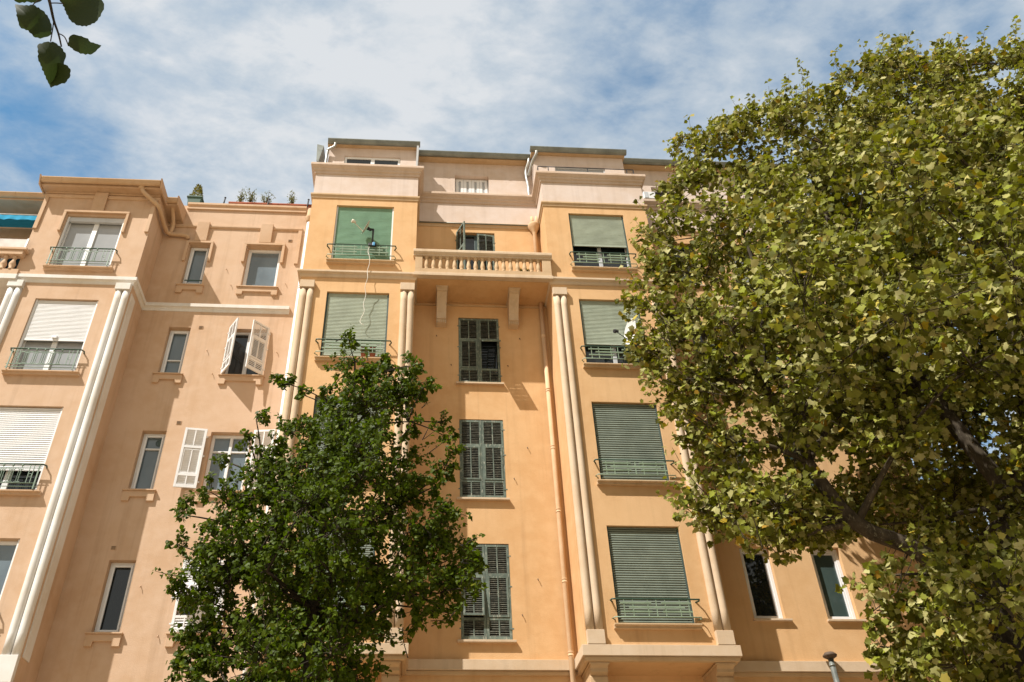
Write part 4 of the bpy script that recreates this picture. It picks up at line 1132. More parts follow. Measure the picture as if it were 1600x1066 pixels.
LT=[(-2.65,12.76,6.97,0.54),(0.27,12.29,7.30,0.48),(-1.05,11.64,5.29,0.58),(-0.09,11.84,6.30,0.53),(0.43,12.88,7.60,0.44),(-1.84,13.79,5.57,0.55),(-0.84,12.30,8.65,0.56),(-2.24,13.82,7.11,0.57),(-0.72,13.23,10.49,0.60),(0.61,12.44,6.70,0.37),(-3.01,12.50,5.19,0.26),(-1.95,11.44,5.07,0.60),(-0.39,13.54,9.11,0.61),(-2.92,12.40,7.81,0.37),(-1.92,12.59,4.31,0.23),(-1.61,12.96,7.25,0.58),(-1.03,12.62,6.40,0.61),(-2.24,12.69,8.75,0.45),(-2.39,12.09,7.90,0.56),(-1.46,12.70,9.85,0.29),(0.15,12.51,6.22,0.40),(-1.40,12.53,4.34,0.28),(-2.54,12.38,8.34,0.32),(-0.98,11.59,8.35,0.60),(-2.34,13.08,4.98,0.56),(-1.08,13.00,5.24,0.52),(-0.61,12.56,4.85,0.20),(-3.15,12.58,6.81,0.23),(-1.86,12.22,6.34,0.59),(-1.34,13.16,6.03,0.55),(-1.79,12.70,9.35,0.35),(-2.71,13.18,7.76,0.51),(-0.26,12.77,10.22,0.41),(-3.06,12.61,5.54,0.31),(-2.69,12.27,6.48,0.54),(-2.33,13.36,6.07,0.55),(-1.52,12.20,7.93,0.52),(0.22,12.96,7.00,0.56),(-1.58,13.06,8.63,0.59),(-2.47,12.20,4.60,0.54),(-2.04,12.74,5.77,0.57),(-0.63,11.77,7.18,0.53),(-1.77,12.15,4.83,0.51),(-1.12,12.38,10.06,0.40),(-1.13,11.72,6.39,0.52),(-1.21,14.08,7.24,0.57),(-0.76,13.76,8.23,0.57),(-0.99,12.82,4.52,0.35),(-0.15,12.99,8.21,0.46),(-2.91,12.14,7.08,0.44),(-1.54,11.31,7.29,0.58),(-2.11,13.67,8.57,0.50),(-0.77,11.25,7.71,0.51),(-1.30,12.65,10.60,0.26),(-0.73,12.31,5.22,0.48),(-1.06,10.99,6.76,0.59),(-0.66,12.57,4.46,0.28),(-2.25,14.12,7.79,0.61),(-0.79,12.08,9.43,0.61),(-1.58,12.12,8.81,0.52),(-3.63,12.60,7.95,0.13),(-0.14,12.55,9.51,0.25),(-2.40,12.79,4.53,0.29),(-0.76,12.05,5.85,0.27),(-1.29,12.75,8.91,0.29),(-1.38,12.38,7.78,0.28),(-2.36,12.27,6.83,0.27),(-0.88,13.18,9.38,0.26),(-2.03,11.56,6.38,0.29),(-0.05,12.40,6.36,0.25),(-3.07,12.87,7.65,0.24),(-1.53,12.72,4.42,0.28),(-0.01,12.25,8.14,0.26),(-0.66,12.59,10.19,0.24),(-3.19,12.59,7.00,0.22),(-2.73,12.52,7.86,0.24),(-2.21,11.90,4.64,0.25),(0.73,12.57,6.78,0.29),(0.60,12.60,6.18,0.15),(-2.55,13.23,4.95,0.29),(-0.58,13.04,6.11,0.26),(-0.75,13.71,7.20,0.28),(-0.64,13.29,8.97,0.29),(-1.33,11.11,6.40,0.24),(0.42,12.49,6.45,0.25),(-0.06,13.28,7.38,0.24),(-1.19,12.00,7.84,0.29),(-2.55,11.90,7.00,0.30),(-3.12,12.60,6.37,0.23),(-1.38,11.84,4.69,0.29),(-2.16,13.23,5.18,0.27),(-2.54,12.24,4.70,0.25),(-1.64,13.54,9.01,0.27),(-2.36,13.13,7.13,0.27),(-0.50,13.29,6.74,0.26),(-0.99,11.38,7.75,0.28),(-2.40,12.42,8.69,0.24),(-1.08,14.00,7.91,0.27),(-0.68,12.77,5.09,0.26),(-1.86,13.25,6.78,0.29),(-1.88,12.10,7.73,0.29),(-0.92,11.94,8.36,0.25),(-2.00,12.68,4.39,0.25),(-0.46,11.96,6.64,0.30),(-0.47,12.60,4.34,0.13),(-1.00,12.71,5.94,0.28),(0.31,12.27,7.23,0.24),(-1.70,12.05,5.78,0.29),(-2.16,13.53,8.27,0.24),(-2.71,12.92,6.97,0.27),(-1.74,12.77,4.99,0.29),(-0.52,12.60,4.66,0.16),(-0.54,12.63,5.88,0.28),(-3.16,12.60,5.76,0.16),(-0.98,11.83,8.80,0.25),(-0.57,12.73,10.61,0.30),(-2.38,12.04,7.79,0.28),(-2.27,13.04,6.06,0.29),(-0.15,12.94,8.14,0.28),(-2.07,11.79,7.18,0.30),(-2.48,13.54,5.22,0.25),(-2.49,13.54,7.13,0.28),(-3.05,12.64,4.96,0.21),(-0.44,12.60,4.98,0.09),(-1.98,13.40,5.83,0.29),(-1.19,12.48,9.68,0.28),(-1.75,11.69,5.50,0.30),(-2.00,12.45,7.43,0.26),(0.96,12.60,7.07,0.09),(-0.77,11.43,6.08,0.28),(-1.35,11.43,4.89,0.25),(-1.78,12.06,8.39,0.28),(-2.19,13.82,6.44,0.27),(-1.28,12.56,4.83,0.25),(-3.56,12.60,7.71,0.17),(-1.40,13.05,8.04,0.25),(-0.52,12.67,6.35,0.27),(-2.99,12.53,5.43,0.26),(-2.49,12.62,8.32,0.29),(-1.33,12.21,9.04,0.28),(-1.81,11.73,4.79,0.25),(-1.33,13.07,9.80,0.25),(-2.15,12.64,9.34,0.23),(-0.03,12.60,10.74,0.14),(0.51,12.60,8.71,0.15),(-1.58,12.84,5.82,0.29),(-1.64,13.33,5.16,0.25),(-0.09,12.31,7.35,0.28),(-2.27,13.47,7.55,0.29),(-0.63,12.06,8.91,0.28),(-0.86,13.32,10.42,0.24),(-0.13,12.74,10.26,0.29),(-0.89,12.31,10.28,0.26),(-0.43,13.32,8.16,0.29),(0.36,12.60,8.31,0.16),(-1.26,12.27,11.06,0.16),(-1.40,13.15,11.27,0.20),(-0.98,12.15,10.34,0.22),(-0.63,12.85,10.85,0.20),(-0.15,12.10,10.37,0.20),(0.10,12.30,10.06,0.22),(-0.14,13.20,10.39,0.25),(-2.23,12.25,10.03,0.12),(-2.01,12.77,10.15,0.13),(-2.46,12.55,10.29,0.10),(-1.64,12.54,9.98,0.16),(0.54,12.59,9.22,0.15),(0.65,12.23,8.76,0.14),(0.44,13.00,9.79,0.15),(-3.36,12.11,6.47,0.16),(-3.56,12.28,7.09,0.18),(-2.62,12.02,9.16,0.18),(-2.73,12.32,8.92,0.18),(-3.20,12.49,6.68,0.22),(-3.26,13.08,6.51,0.22),(-2.93,12.45,6.52,0.25),(-3.28,12.14,6.25,0.14),(-3.02,12.31,6.91,0.25),(0.93,13.19,7.45,0.20),(0.80,12.08,6.36,0.20),(-3.04,12.74,5.96,0.26),(-2.77,12.45,6.09,0.30),(-2.69,12.79,6.81,0.30),(-2.80,12.41,5.53,0.30),(-2.65,12.83,5.85,0.30),(-3.15,12.60,5.77,0.25),(-3.29,12.78,5.37,0.25),(-2.74,13.08,5.56,0.30),(0.44,12.70,8.60,0.20),(0.57,12.17,7.63,0.25),(-3.13,12.08,7.85,0.20),(-3.35,13.14,9.01,0.14)]
PT=[(11.35,14.22,8.13,0.69),(8.99,10.96,4.91,0.53),(14.14,12.52,8.59,0.54),(10.50,11.69,14.46,0.65),(12.43,9.33,13.61,0.69),(14.66,12.50,18.42,0.58),(8.37,13.59,17.09,0.72),(7.95,9.69,13.65,0.60),(8.22,11.48,12.92,0.69),(6.06,9.73,8.81,0.68),(10.21,11.88,5.96,0.58),(9.54,13.58,14.05,0.65),(5.90,13.26,13.89,0.66),(8.18,8.68,10.21,0.62),(11.33,13.64,16.77,0.66),(11.29,14.36,13.44,0.58),(17.42,11.93,17.76,0.68),(8.47,10.78,6.09,0.59),(8.78,14.33,12.73,0.72),(8.77,12.73,7.58,0.56),(11.91,13.46,18.91,0.63),(14.86,12.82,9.07,0.33),(13.68,14.38,8.90,0.67),(7.95,13.43,8.21,0.27),(14.71,15.51,9.53,0.62),(11.86,13.24,9.93,0.58),(6.73,13.32,8.57,0.64),(12.04,15.11,11.97,0.60),(15.16,12.18,10.92,0.53),(14.59,11.44,16.01,0.69),(13.15,13.12,12.53,0.67),(9.24,11.28,7.02,0.58),(5.60,11.77,7.59,0.67),(7.87,8.61,11.39,0.58),(9.66,11.82,12.05,0.66),(12.62,10.53,16.51,0.65),(7.53,10.97,4.60,0.33),(11.35,11.20,7.91,0.63),(7.31,7.41,8.52,0.70),(5.02,12.35,9.43,0.24),(7.21,10.28,9.91,0.61),(11.37,10.97,13.49,0.72),(7.81,13.09,11.36,0.59),(11.59,9.14,11.84,0.61),(11.55,12.67,11.20,0.67),(13.84,10.27,15.72,0.69),(6.80,11.25,5.04,0.47),(9.60,13.86,10.33,0.68),(16.70,11.90,16.09,0.62),(9.00,11.99,9.54,0.65),(5.30,11.99,8.94,0.41),(14.51,10.61,17.87,0.68),(14.88,11.17,11.79,0.41),(10.87,10.49,15.46,0.61),(9.82,9.80,10.71,0.61),(8.73,7.95,8.54,0.59),(12.86,10.78,9.78,0.69),(6.75,10.56,12.53,0.60),(7.42,9.97,11.41,0.64),(11.28,11.66,19.25,0.37),(10.61,11.31,18.29,0.51),(5.94,12.24,10.20,0.63),(13.80,10.27,13.55,0.59),(7.67,11.07,8.55,0.61),(9.74,11.07,16.95,0.64),(14.03,13.94,10.80,0.71),(14.99,14.95,11.14,0.64),(8.97,10.32,15.20,0.59),(10.19,10.02,8.20,0.58),(7.34,10.01,5.42,0.68),(11.35,10.92,6.11,0.30),(7.87,11.23,14.74,0.66),(15.74,10.76,14.69,0.66),(15.52,11.40,18.45,0.68),(11.36,11.99,9.54,0.68),(14.42,11.37,14.76,0.59),(15.24,11.20,13.11,0.62),(7.52,12.59,16.52,0.66),(11.03,12.81,7.65,0.58),(5.18,12.30,11.89,0.65),(8.43,13.87,8.72,0.51),(11.96,14.14,14.66,0.68),(13.78,12.27,10.28,0.58),(10.97,9.53,10.42,0.58),(14.43,11.19,19.05,0.36),(6.74,13.14,12.18,0.61),(10.94,10.84,11.35,0.63),(6.23,11.29,9.06,0.68),(10.55,14.80,12.18,0.66),(11.35,10.16,9.11,0.70),(15.66,10.58,16.19,0.68),(12.82,10.95,15.26,0.60),(14.61,14.49,13.15,0.66),(13.85,11.78,12.96,0.59),(12.42,14.68,17.06,0.66),(8.10,13.38,13.78,0.58),(5.92,9.17,10.28,0.70),(8.24,9.84,8.99,0.59),(8.54,10.37,11.93,0.68),(5.38,12.36,14.61,0.41),(5.20,12.42,13.11,0.50),(5.95,12.44,15.58,0.35),(12.58,10.65,14.03,0.63),(13.53,11.86,11.62,0.67),(12.51,12.07,7.52,0.64),(9.80,13.35,16.08,0.67),(5.11,10.67,10.23,0.59),(12.88,11.90,18.68,0.67),(4.56,12.63,11.24,0.26),(11.00,10.96,5.72,0.24),(7.07,11.85,12.18,0.71),(10.30,8.35,10.23,0.60),(10.02,9.58,12.52,0.58),(8.72,12.41,14.44,0.64),(9.83,13.49,8.84,0.62),(14.21,15.46,12.07,0.69),(17.16,11.23,18.53,0.35),(7.09,13.85,15.03,0.69),(12.73,9.71,11.32,0.71),(9.41,11.75,18.23,0.36),(15.13,13.45,10.17,0.62),(12.56,11.80,8.90,0.61),(7.56,11.22,6.30,0.23),(6.69,11.77,14.79,0.65),(6.21,12.61,16.32,0.37),(13.00,13.30,18.15,0.70),(10.12,14.85,13.50,0.67),(8.52,10.29,10.10,0.64),(15.89,15.84,11.70,0.59),(8.18,11.88,6.90,0.41),(16.87,13.64,16.35,0.70),(8.54,11.72,17.67,0.32),(12.06,10.15,12.55,0.64),(15.90,14.04,17.29,0.61),(14.32,12.84,13.27,0.60),(17.08,13.54,19.15,0.59),(9.47,9.32,9.28,0.64),(7.42,12.14,9.67,0.65),(12.85,14.13,9.94,0.63),(14.56,14.32,16.13,0.71),(13.64,12.55,7.53,0.38),(10.37,12.82,18.61,0.58),(12.07,11.16,18.94,0.20),(10.84,12.45,12.85,0.64),(11.05,10.84,17.18,0.64),(10.39,11.69,15.74,0.63),(17.14,11.17,16.73,0.26),(9.86,10.57,13.38,0.65),(8.67,15.14,11.33,0.60),(14.61,11.44,10.67,0.32),(12.06,13.70,11.99,0.63),(13.38,12.72,14.67,0.66),(15.39,12.90,9.57,0.21),(12.12,10.90,18.49,0.29),(16.28,12.03,19.48,0.71),(12.07,12.54,16.45,0.71),(16.61,10.91,15.90,0.32),(9.02,9.95,7.39,0.62),(7.71,12.11,17.88,0.18),(16.67,11.07,14.84,0.28),(13.70,10.54,11.89,0.66),(14.10,13.53,17.36,0.59),(9.70,8.64,11.71,0.71),(16.15,13.74,11.06,0.60),(5.96,11.01,11.35,0.65),(14.13,10.85,10.78,0.38),(15.91,12.99,15.52,0.58),(10.06,11.19,9.70,0.67),(9.84,13.31,17.43,0.68),(10.29,10.76,5.50,0.42),(6.84,7.73,10.31,0.65),(10.64,9.67,13.81,0.63),(10.28,12.96,11.15,0.65),(7.11,13.60,9.92,0.60),(7.81,11.34,16.40,0.59),(12.29,11.88,14.47,0.63),(7.24,8.70,8.92,0.64),(10.18,11.96,7.52,0.61),(16.40,12.61,14.38,0.58),(8.58,14.74,15.51,0.70),(16.17,10.93,19.12,0.25),(4.94,12.46,7.90,0.32),(8.60,12.41,18.09,0.50),(12.37,11.32,11.31,0.66),(5.05,12.69,13.86,0.24),(11.01,14.67,9.89,0.68),(6.50,12.40,17.30,0.22),(8.22,12.06,10.68,0.66),(16.60,11.00,17.83,0.48),(12.98,13.64,16.17,0.59),(14.83,13.37,12.05,0.67),(9.95,10.98,4.91,0.22),(16.09,13.88,14.69,0.65),(16.55,11.00,14.37,0.19),(13.00,13.46,7.71,0.65),(16.48,10.90,18.64,0.23),(7.23,11.21,5.84,0.28),(16.47,10.73,16.81,0.35),(8.21,11.00,4.48,0.20),(12.65,10.99,18.78,0.24),(7.75,8.99,12.52,0.60),(6.25,12.61,7.67,0.33),(14.99,12.93,14.69,0.63),(11.34,11.20,18.72,0.29),(6.82,12.35,17.56,0.19),(15.24,11.46,17.07,0.58),(11.86,12.54,13.55,0.60),(13.20,14.55,11.88,0.66),(14.02,14.44,14.24,0.60),(11.08,14.86,15.79,0.64),(13.23,15.18,13.23,0.70),(13.18,11.01,18.89,0.26),(10.05,14.96,10.89,0.59),(15.64,12.49,13.34,0.65),(13.38,15.63,10.30,0.60),(8.48,13.28,9.98,0.63),(12.60,13.30,8.88,0.60),(11.52,12.22,6.61,0.65),(5.18,12.60,10.58,0.30),(12.41,15.19,9.28,0.60),(6.68,11.08,13.73,0.59),(6.92,13.09,7.78,0.20),(12.00,9.57,15.01,0.58),(12.27,11.42,17.37,0.63),(8.46,7.44,10.11,0.66),(13.50,11.54,17.53,0.64),(9.97,14.46,16.72,0.62),(10.85,16.22,12.72,0.66),(14.39,12.96,7.91,0.24),(15.60,10.53,17.53,0.49),(9.15,12.28,16.64,0.63),(16.36,12.66,18.18,0.58),(6.08,7.90,8.32,0.65),(9.59,12.04,13.46,0.65),(13.73,13.22,9.39,0.61),(7.11,14.09,13.38,0.67),(12.49,16.18,12.77,0.60),(13.18,9.53,14.72,0.65),(15.72,12.85,10.27,0.23),(11.60,10.85,18.06,0.37),(10.72,13.03,13.98,0.66),(15.14,13.15,16.70,0.67),(12.69,13.45,13.80,0.64),(6.06,9.63,11.72,0.70),(11.95,11.28,6.41,0.32),(9.04,13.15,11.93,0.68),(15.82,14.87,12.50,0.69),(10.71,14.02,18.05,0.58),(14.40,16.31,10.71,0.60),(12.86,13.01,10.47,0.59),(8.23,14.16,10.88,0.59),(10.04,11.61,18.86,0.22),(13.62,10.74,18.38,0.35),(9.14,9.68,5.67,0.70),(9.97,13.69,12.82,0.61),(9.05,11.46,15.59,0.59),(10.37,10.55,6.98,0.66),(12.05,12.87,15.11,0.58),(8.57,13.44,15.81,0.60),(15.00,15.80,13.15,0.69),(12.52,11.78,12.76,0.61),(16.02,11.02,13.67,0.29),(13.31,12.14,7.12,0.18),(5.59,11.16,13.19,0.65),(17.20,11.02,17.39,0.20),(14.75,13.41,8.50,0.50),(11.50,12.04,18.07,0.58),(7.72,11.75,5.25,0.60),(8.94,8.92,13.06,0.66),(14.68,10.96,11.23,0.18),(7.20,12.02,17.30,0.37),(10.11,12.50,9.93,0.63),(16.94,13.75,17.94,0.63),(12.95,10.75,18.28,0.33),(10.61,12.11,17.06,0.71),(15.31,10.97,19.31,0.18),(8.48,13.33,8.06,0.24),(6.60,11.96,16.65,0.44),(6.04,12.95,11.17,0.58),(5.50,12.57,15.24,0.22),(6.17,12.47,17.08,0.19),(9.73,11.19,8.42,0.67),(13.33,12.38,16.04,0.62),(11.78,10.45,10.49,0.59),(5.37,12.23,8.35,0.21),(10.61,11.64,19.10,0.30),(7.27,12.49,17.78,0.30),(8.12,12.59,8.62,0.58),(8.93,12.02,6.09,0.64),(12.50,11.56,6.68,0.25),(9.84,14.76,15.19,0.61),(16.78,11.00,15.40,0.19),(9.44,9.58,14.20,0.64),(13.71,11.00,18.98,0.25),(5.17,8.49,9.09,0.66),(11.12,13.15,8.88,0.59),(7.96,11.77,17.29,0.33),(6.67,11.25,10.39,0.58),(9.74,15.77,12.10,0.61),(15.81,11.07,19.50,0.22),(15.60,12.77,18.40,0.76),(14.02,15.19,10.81,0.87),(8.59,12.76,12.37,0.92),(14.68,13.83,21.17,0.95),(13.95,12.19,17.06,0.89),(9.86,13.47,12.73,0.87),(9.87,13.87,14.15,0.89),(16.34,14.87,12.47,0.77),(11.56,14.27,18.70,0.90),(14.21,12.12,13.18,0.81),(15.44,14.95,10.07,0.80),(20.11,13.43,18.95,0.53),(10.42,14.39,8.83,0.89),(9.68,14.15,16.81,0.89),(11.99,14.20,17.30,0.84),(15.26,13.82,13.22,0.87),(15.07,15.28,11.55,0.76),(13.68,13.55,7.15,0.66),(8.76,12.39,6.74,0.65),(8.40,14.89,9.21,0.51),(17.35,12.99,13.62,0.52),(11.82,12.96,17.46,0.89),(7.88,13.08,14.08,0.94),(10.14,13.42,15.51,0.80),(8.40,14.82,12.96,0.92),(13.15,15.00,9.68,0.94),(10.71,12.40,12.94,0.82),(16.57,13.18,15.44,0.94),(17.68,13.25,14.80,0.78),(13.54,12.78,15.39,0.84),(11.02,14.33,20.20,0.92),(16.46,15.23,10.79,0.78),(11.80,13.81,12.52,0.86),(12.90,13.03,13.05,0.84),(15.06,12.98,15.34,0.94),(17.99,12.29,18.30,0.77),(15.20,14.00,8.02,0.42),(9.34,13.20,5.27,0.47),(18.51,13.17,15.28,0.51),(9.74,14.16,11.51,0.88),(17.21,13.56,20.67,0.81),(16.88,12.84,12.98,0.55),(12.37,14.18,8.00,0.81),(19.70,12.95,18.63,0.41),(10.49,15.40,12.86,0.87),(17.06,14.21,11.53,0.67),(12.27,15.61,11.72,0.92),(9.65,13.74,7.45,0.62),(10.98,12.61,6.46,0.90),(13.56,12.46,11.80,0.79),(7.63,12.90,5.60,0.43),(12.97,13.49,11.76,0.80),(13.93,14.19,12.52,0.91),(13.70,13.16,18.11,0.82),(8.76,15.59,11.84,0.81),(17.84,12.68,21.15,0.80),(16.90,13.06,18.81,0.91),(10.13,12.94,5.22,0.40),(11.93,12.52,19.75,0.92),(11.30,15.84,9.78,0.94),(14.52,13.71,19.43,0.80),(16.51,12.58,20.62,0.78),(11.20,14.29,15.95,0.90),(20.66,13.75,20.87,0.72),(6.07,12.36,16.01,0.32),(15.32,13.01,9.75,0.29),(9.35,11.00,4.47,0.16),(15.48,11.00,19.51,0.15),(4.85,12.52,11.72,0.32),(6.99,11.24,5.83,0.17),(8.53,12.49,7.75,0.30),(7.41,11.07,6.23,0.20),(5.13,12.36,9.11,0.18),(6.69,11.18,4.92,0.29),(8.14,10.98,4.51,0.24),(9.05,10.56,4.68,0.29),(11.66,11.53,18.77,0.27),(17.29,11.03,18.33,0.18),(6.78,13.12,7.94,0.28),(14.76,11.24,10.94,0.22),(10.57,11.64,18.97,0.34),(13.86,12.56,7.93,0.30),(5.28,12.03,8.01,0.28),(13.14,12.53,7.30,0.32),(14.28,11.07,10.71,0.33),(16.03,10.69,17.13,0.31),(11.42,10.98,5.99,0.19),(9.53,11.90,18.44,0.31),(15.06,12.86,9.12,0.24),(15.65,11.21,18.91,0.32),(15.37,12.03,10.74,0.17),(16.69,11.13,15.97,0.29),(7.58,12.15,17.86,0.20),(7.91,13.47,8.12,0.19),(7.38,11.19,5.01,0.32),(7.93,13.80,8.88,0.30),(14.61,13.10,8.60,0.29),(10.97,11.38,19.15,0.19),(7.26,13.29,7.89,0.14),(4.79,12.57,12.35,0.25),(14.70,10.44,12.92,0.33),(5.20,12.46,10.29,0.26),(5.93,12.74,8.18,0.32),(5.18,12.58,14.10,0.26),(10.57,11.26,5.70,0.33),(8.23,12.04,17.98,0.20),(15.66,10.79,17.65,0.27),(7.49,10.79,4.55,0.34),(15.84,10.99,13.11,0.16),(15.31,10.65,13.69,0.30),(16.91,11.08,18.59,0.27),(14.95,11.32,11.77,0.28),(7.07,11.88,16.78,0.28),(16.35,10.98,14.02,0.19),(14.16,11.02,19.17,0.19),(14.93,10.81,12.34,0.34),(4.77,12.73,13.56,0.16),(5.82,12.84,10.86,0.34),(6.99,10.65,5.47,0.31),(5.30,12.39,10.98,0.30),(6.28,12.79,7.67,0.28),(16.39,10.95,18.62,0.29),(14.12,10.89,18.39,0.33),(8.64,11.05,4.97,0.34),(4.38,12.76,12.60,0.30),(4.27,12.66,11.67,0.20),(4.10,12.44,11.14,0.20),(4.45,13.12,11.44,0.30),(4.31,12.18,10.20,0.28),(4.75,12.51,9.21,0.20),(5.22,12.78,9.18,0.25),(4.37,12.09,7.71,0.22),(4.76,12.48,7.86,0.25),(5.03,12.43,7.67,0.28),(5.11,11.69,7.00,0.30),(5.93,12.40,7.30,0.32),(5.30,12.46,8.15,0.30),(4.92,12.36,8.56,0.28),(5.83,12.56,7.97,0.35),(6.68,12.72,7.66,0.35),(7.58,13.25,8.10,0.35),(6.13,12.31,7.79,0.40),(4.66,12.59,9.91,0.30),(5.35,12.86,10.68,0.40),(4.76,12.82,13.35,0.30),(4.84,13.04,14.47,0.28),(5.44,12.50,15.53,0.30),(6.12,12.79,17.43,0.28),(6.28,11.14,6.15,0.18),(6.68,11.21,6.27,0.18),(6.62,11.64,5.93,0.20),(6.53,11.68,5.44,0.25)]
PSH=[(7.92,12.42,18.04,-0.10,-0.03,0.79),(7.90,13.17,18.78,-0.08,-0.20,0.68),(8.15,14.18,8.61,0.21,-0.18,0.78),(5.20,13.24,13.11,-0.95,0.33,0.81),(12.84,12.43,20.56,0.30,-0.08,1.29),(13.03,11.02,18.85,0.33,-0.14,0.98),(9.02,14.50,8.63,0.84,-0.81,0.43),(4.97,13.20,11.23,-0.58,0.10,0.84),(8.99,13.40,19.17,0.16,0.17,0.79),(4.67,12.81,7.96,-0.35,0.48,0.61),(5.49,13.85,10.27,-0.54,0.10,0.51),(10.19,9.97,16.97,0.20,0.18,1.29),(4.99,12.51,9.56,-1.11,-0.45,0.51),(13.48,10.27,17.75,0.16,-0.14,0.97),(6.88,11.61,6.12,0.88,0.08,0.60),(13.78,11.58,19.72,0.14,-0.00,0.63),(5.50,12.17,7.19,-0.63,-0.26,0.55),(8.45,13.28,7.58,0.69,0.57,0.73),(8.51,11.07,16.89,0.07,0.18,0.82),(11.54,12.47,20.36,0.03,0.09,1.08),(4.63,11.34,8.54,-0.51,-0.03,0.53),(9.36,12.74,18.99,-0.25,-0.05,0.78),(4.93,12.07,7.54,-0.41,0.11,0.42),(5.25,12.20,10.22,-0.49,0.43,0.40),(5.32,12.24,7.61,-0.53,0.46,0.77),(9.68,13.01,19.84,0.08,-0.30,1.23),(5.13,13.18,9.96,-0.61,0.27,0.62),(4.88,11.74,9.72,-1.00,0.24,0.60),(10.79,12.49,19.91,0.21,0.32,1.16),(4.34,11.37,10.77,-0.62,-0.02,0.78),(10.87,9.61,16.28,0.42,0.05,1.26),(5.14,11.74,8.43,-0.49,-0.16,0.96),(7.61,11.97,6.97,0.48,0.25,0.37),(6.38,13.29,17.02,-0.39,-0.24,0.96),(13.01,11.57,19.44,-0.01,0.18,0.99),(6.64,12.79,7.66,0.08,0.87,0.13),(4.93,12.36,9.58,-0.51,0.72,0.80),(6.46,12.05,7.42,-0.50,-0.03,0.50),(4.66,11.13,6.96,-0.13,-0.11,0.67),(5.74,13.58,9.35,-0.33,-0.44,0.31),(4.50,11.25,7.29,-0.36,-0.71,0.64),(4.46,11.76,7.90,-0.54,-0.56,0.44),(10.98,11.09,18.52,0.33,0.12,1.11),(6.13,12.99,16.05,-0.36,-0.27,0.98),(5.10,13.19,9.82,-0.48,-0.28,0.49),(7.86,11.48,16.92,0.03,0.04,1.31),(9.40,12.89,19.30,-0.14,-0.08,0.95),(10.49,10.89,18.16,0.25,0.03,1.32),(16.20,11.94,20.64,0.61,-0.36,1.02),(11.23,11.15,18.24,0.22,0.02,1.12),(6.52,12.34,7.61,0.21,0.47,1.13),(4.86,11.90,9.22,-0.16,-0.31,0.56),(4.94,12.27,14.08,-0.49,-0.12,0.78),(15.71,12.27,20.90,0.19,-0.13,0.65),(9.49,13.00,19.65,0.04,-0.05,1.18),(5.25,12.72,7.97,-0.92,0.18,0.69),(4.43,11.48,9.90,-0.79,0.01,0.65),(5.91,11.54,15.73,-0.35,0.17,0.57),(5.51,13.01,10.42,-0.70,-0.17,0.43),(6.34,13.20,16.62,-0.38,-0.28,0.73),(7.44,10.68,15.78,-0.16,-0.00,0.84),(10.79,10.88,17.92,-0.00,0.05,0.80),(5.51,13.24,14.36,-0.59,0.21,1.04),(4.66,12.12,7.58,-0.23,0.18,0.98),(5.54,11.16,14.99,-0.12,-0.37,0.94),(8.65,13.79,8.22,0.23,-0.20,0.91),(8.59,13.68,7.90,0.25,-0.56,0.42),(14.29,11.41,19.52,0.32,-0.32,1.24),(5.48,12.65,9.43,-0.44,0.14,0.89),(5.62,12.90,10.51,-0.47,0.35,0.87),(5.09,11.96,9.96,-0.45,-0.65,0.86),(12.66,9.82,17.33,0.14,0.04,0.96),(6.34,13.07,7.73,-0.24,0.42,0.55),(4.84,12.09,9.40,-0.59,-0.28,0.41),(4.33,11.66,10.74,-0.60,0.03,0.67),(5.47,11.60,15.05,-0.12,-0.05,0.60),(10.94,9.74,16.51,0.05,0.07,0.76),(5.22,13.01,14.60,-0.21,-0.04,0.60),(5.46,12.15,7.43,-0.02,-0.29,1.18),(8.36,13.88,8.23,0.37,0.34,0.33),(4.21,11.39,11.12,-0.38,0.16,1.26),(16.77,12.23,20.89,0.28,0.19,1.00),(5.44,13.46,11.08,-0.78,0.32,0.98),(6.50,13.44,17.40,-0.04,-0.42,0.76),(11.95,11.01,18.31,0.24,0.15,1.10),(11.96,11.88,19.89,-0.09,0.27,1.13),(7.19,13.94,8.13,-0.51,-0.76,0.88),(4.87,10.99,6.78,-0.27,-0.40,0.48),(7.04,11.78,6.15,0.36,0.15,0.96),(4.47,11.85,10.90,-0.48,-0.35,1.03),(7.75,12.40,7.50,0.34,0.11,0.50),(4.70,11.28,9.65,-0.84,-0.22,0.86),(8.51,14.50,8.82,-0.01,0.88,0.86),(8.36,13.37,7.87,0.28,-0.40,0.44),(10.55,11.68,19.25,0.06,-0.19,0.73),(10.61,11.24,18.69,-0.05,0.09,0.72),(5.90,13.75,11.24,-1.11,-0.45,0.53),(5.36,13.20,10.23,-0.57,-0.74,0.89),(8.07,10.73,16.62,-0.03,-0.14,0.61),(5.24,11.78,7.15,-0.76,-0.08,0.28),(4.67,11.46,12.87,-0.38,0.48,1.19),(4.86,11.87,8.83,-0.86,-0.26,0.46),(10.59,11.36,18.82,0.41,-0.29,1.10),(4.64,12.78,11.57,-0.35,0.03,0.66),(5.34,13.12,8.31,-0.47,-0.02,0.80),(8.93,10.50,16.90,0.10,-0.07,1.20),(12.15,10.81,18.54,0.02,-0.15,0.77),(5.60,12.58,14.87,-0.46,0.12,0.66),(6.51,13.61,17.08,-0.19,-0.21,1.18),(7.55,11.92,7.07,-0.35,0.32,1.26),(6.86,11.20,6.16,0.40,-0.37,0.64),(15.53,11.92,20.25,0.19,0.18,0.57),(6.64,10.71,6.07,0.11,-0.60,0.63),(15.80,11.40,19.60,0.28,0.09,0.68),(10.99,10.55,17.80,0.43,-0.12,0.68),(4.88,11.42,13.26,-0.14,0.01,0.64),(15.51,11.37,19.55,0.24,-0.01,0.61),(8.60,12.08,18.13,0.47,0.18,1.22),(6.54,13.91,17.58,-0.45,-0.30,1.04),(6.52,13.54,17.04,-0.20,0.44,0.88)]
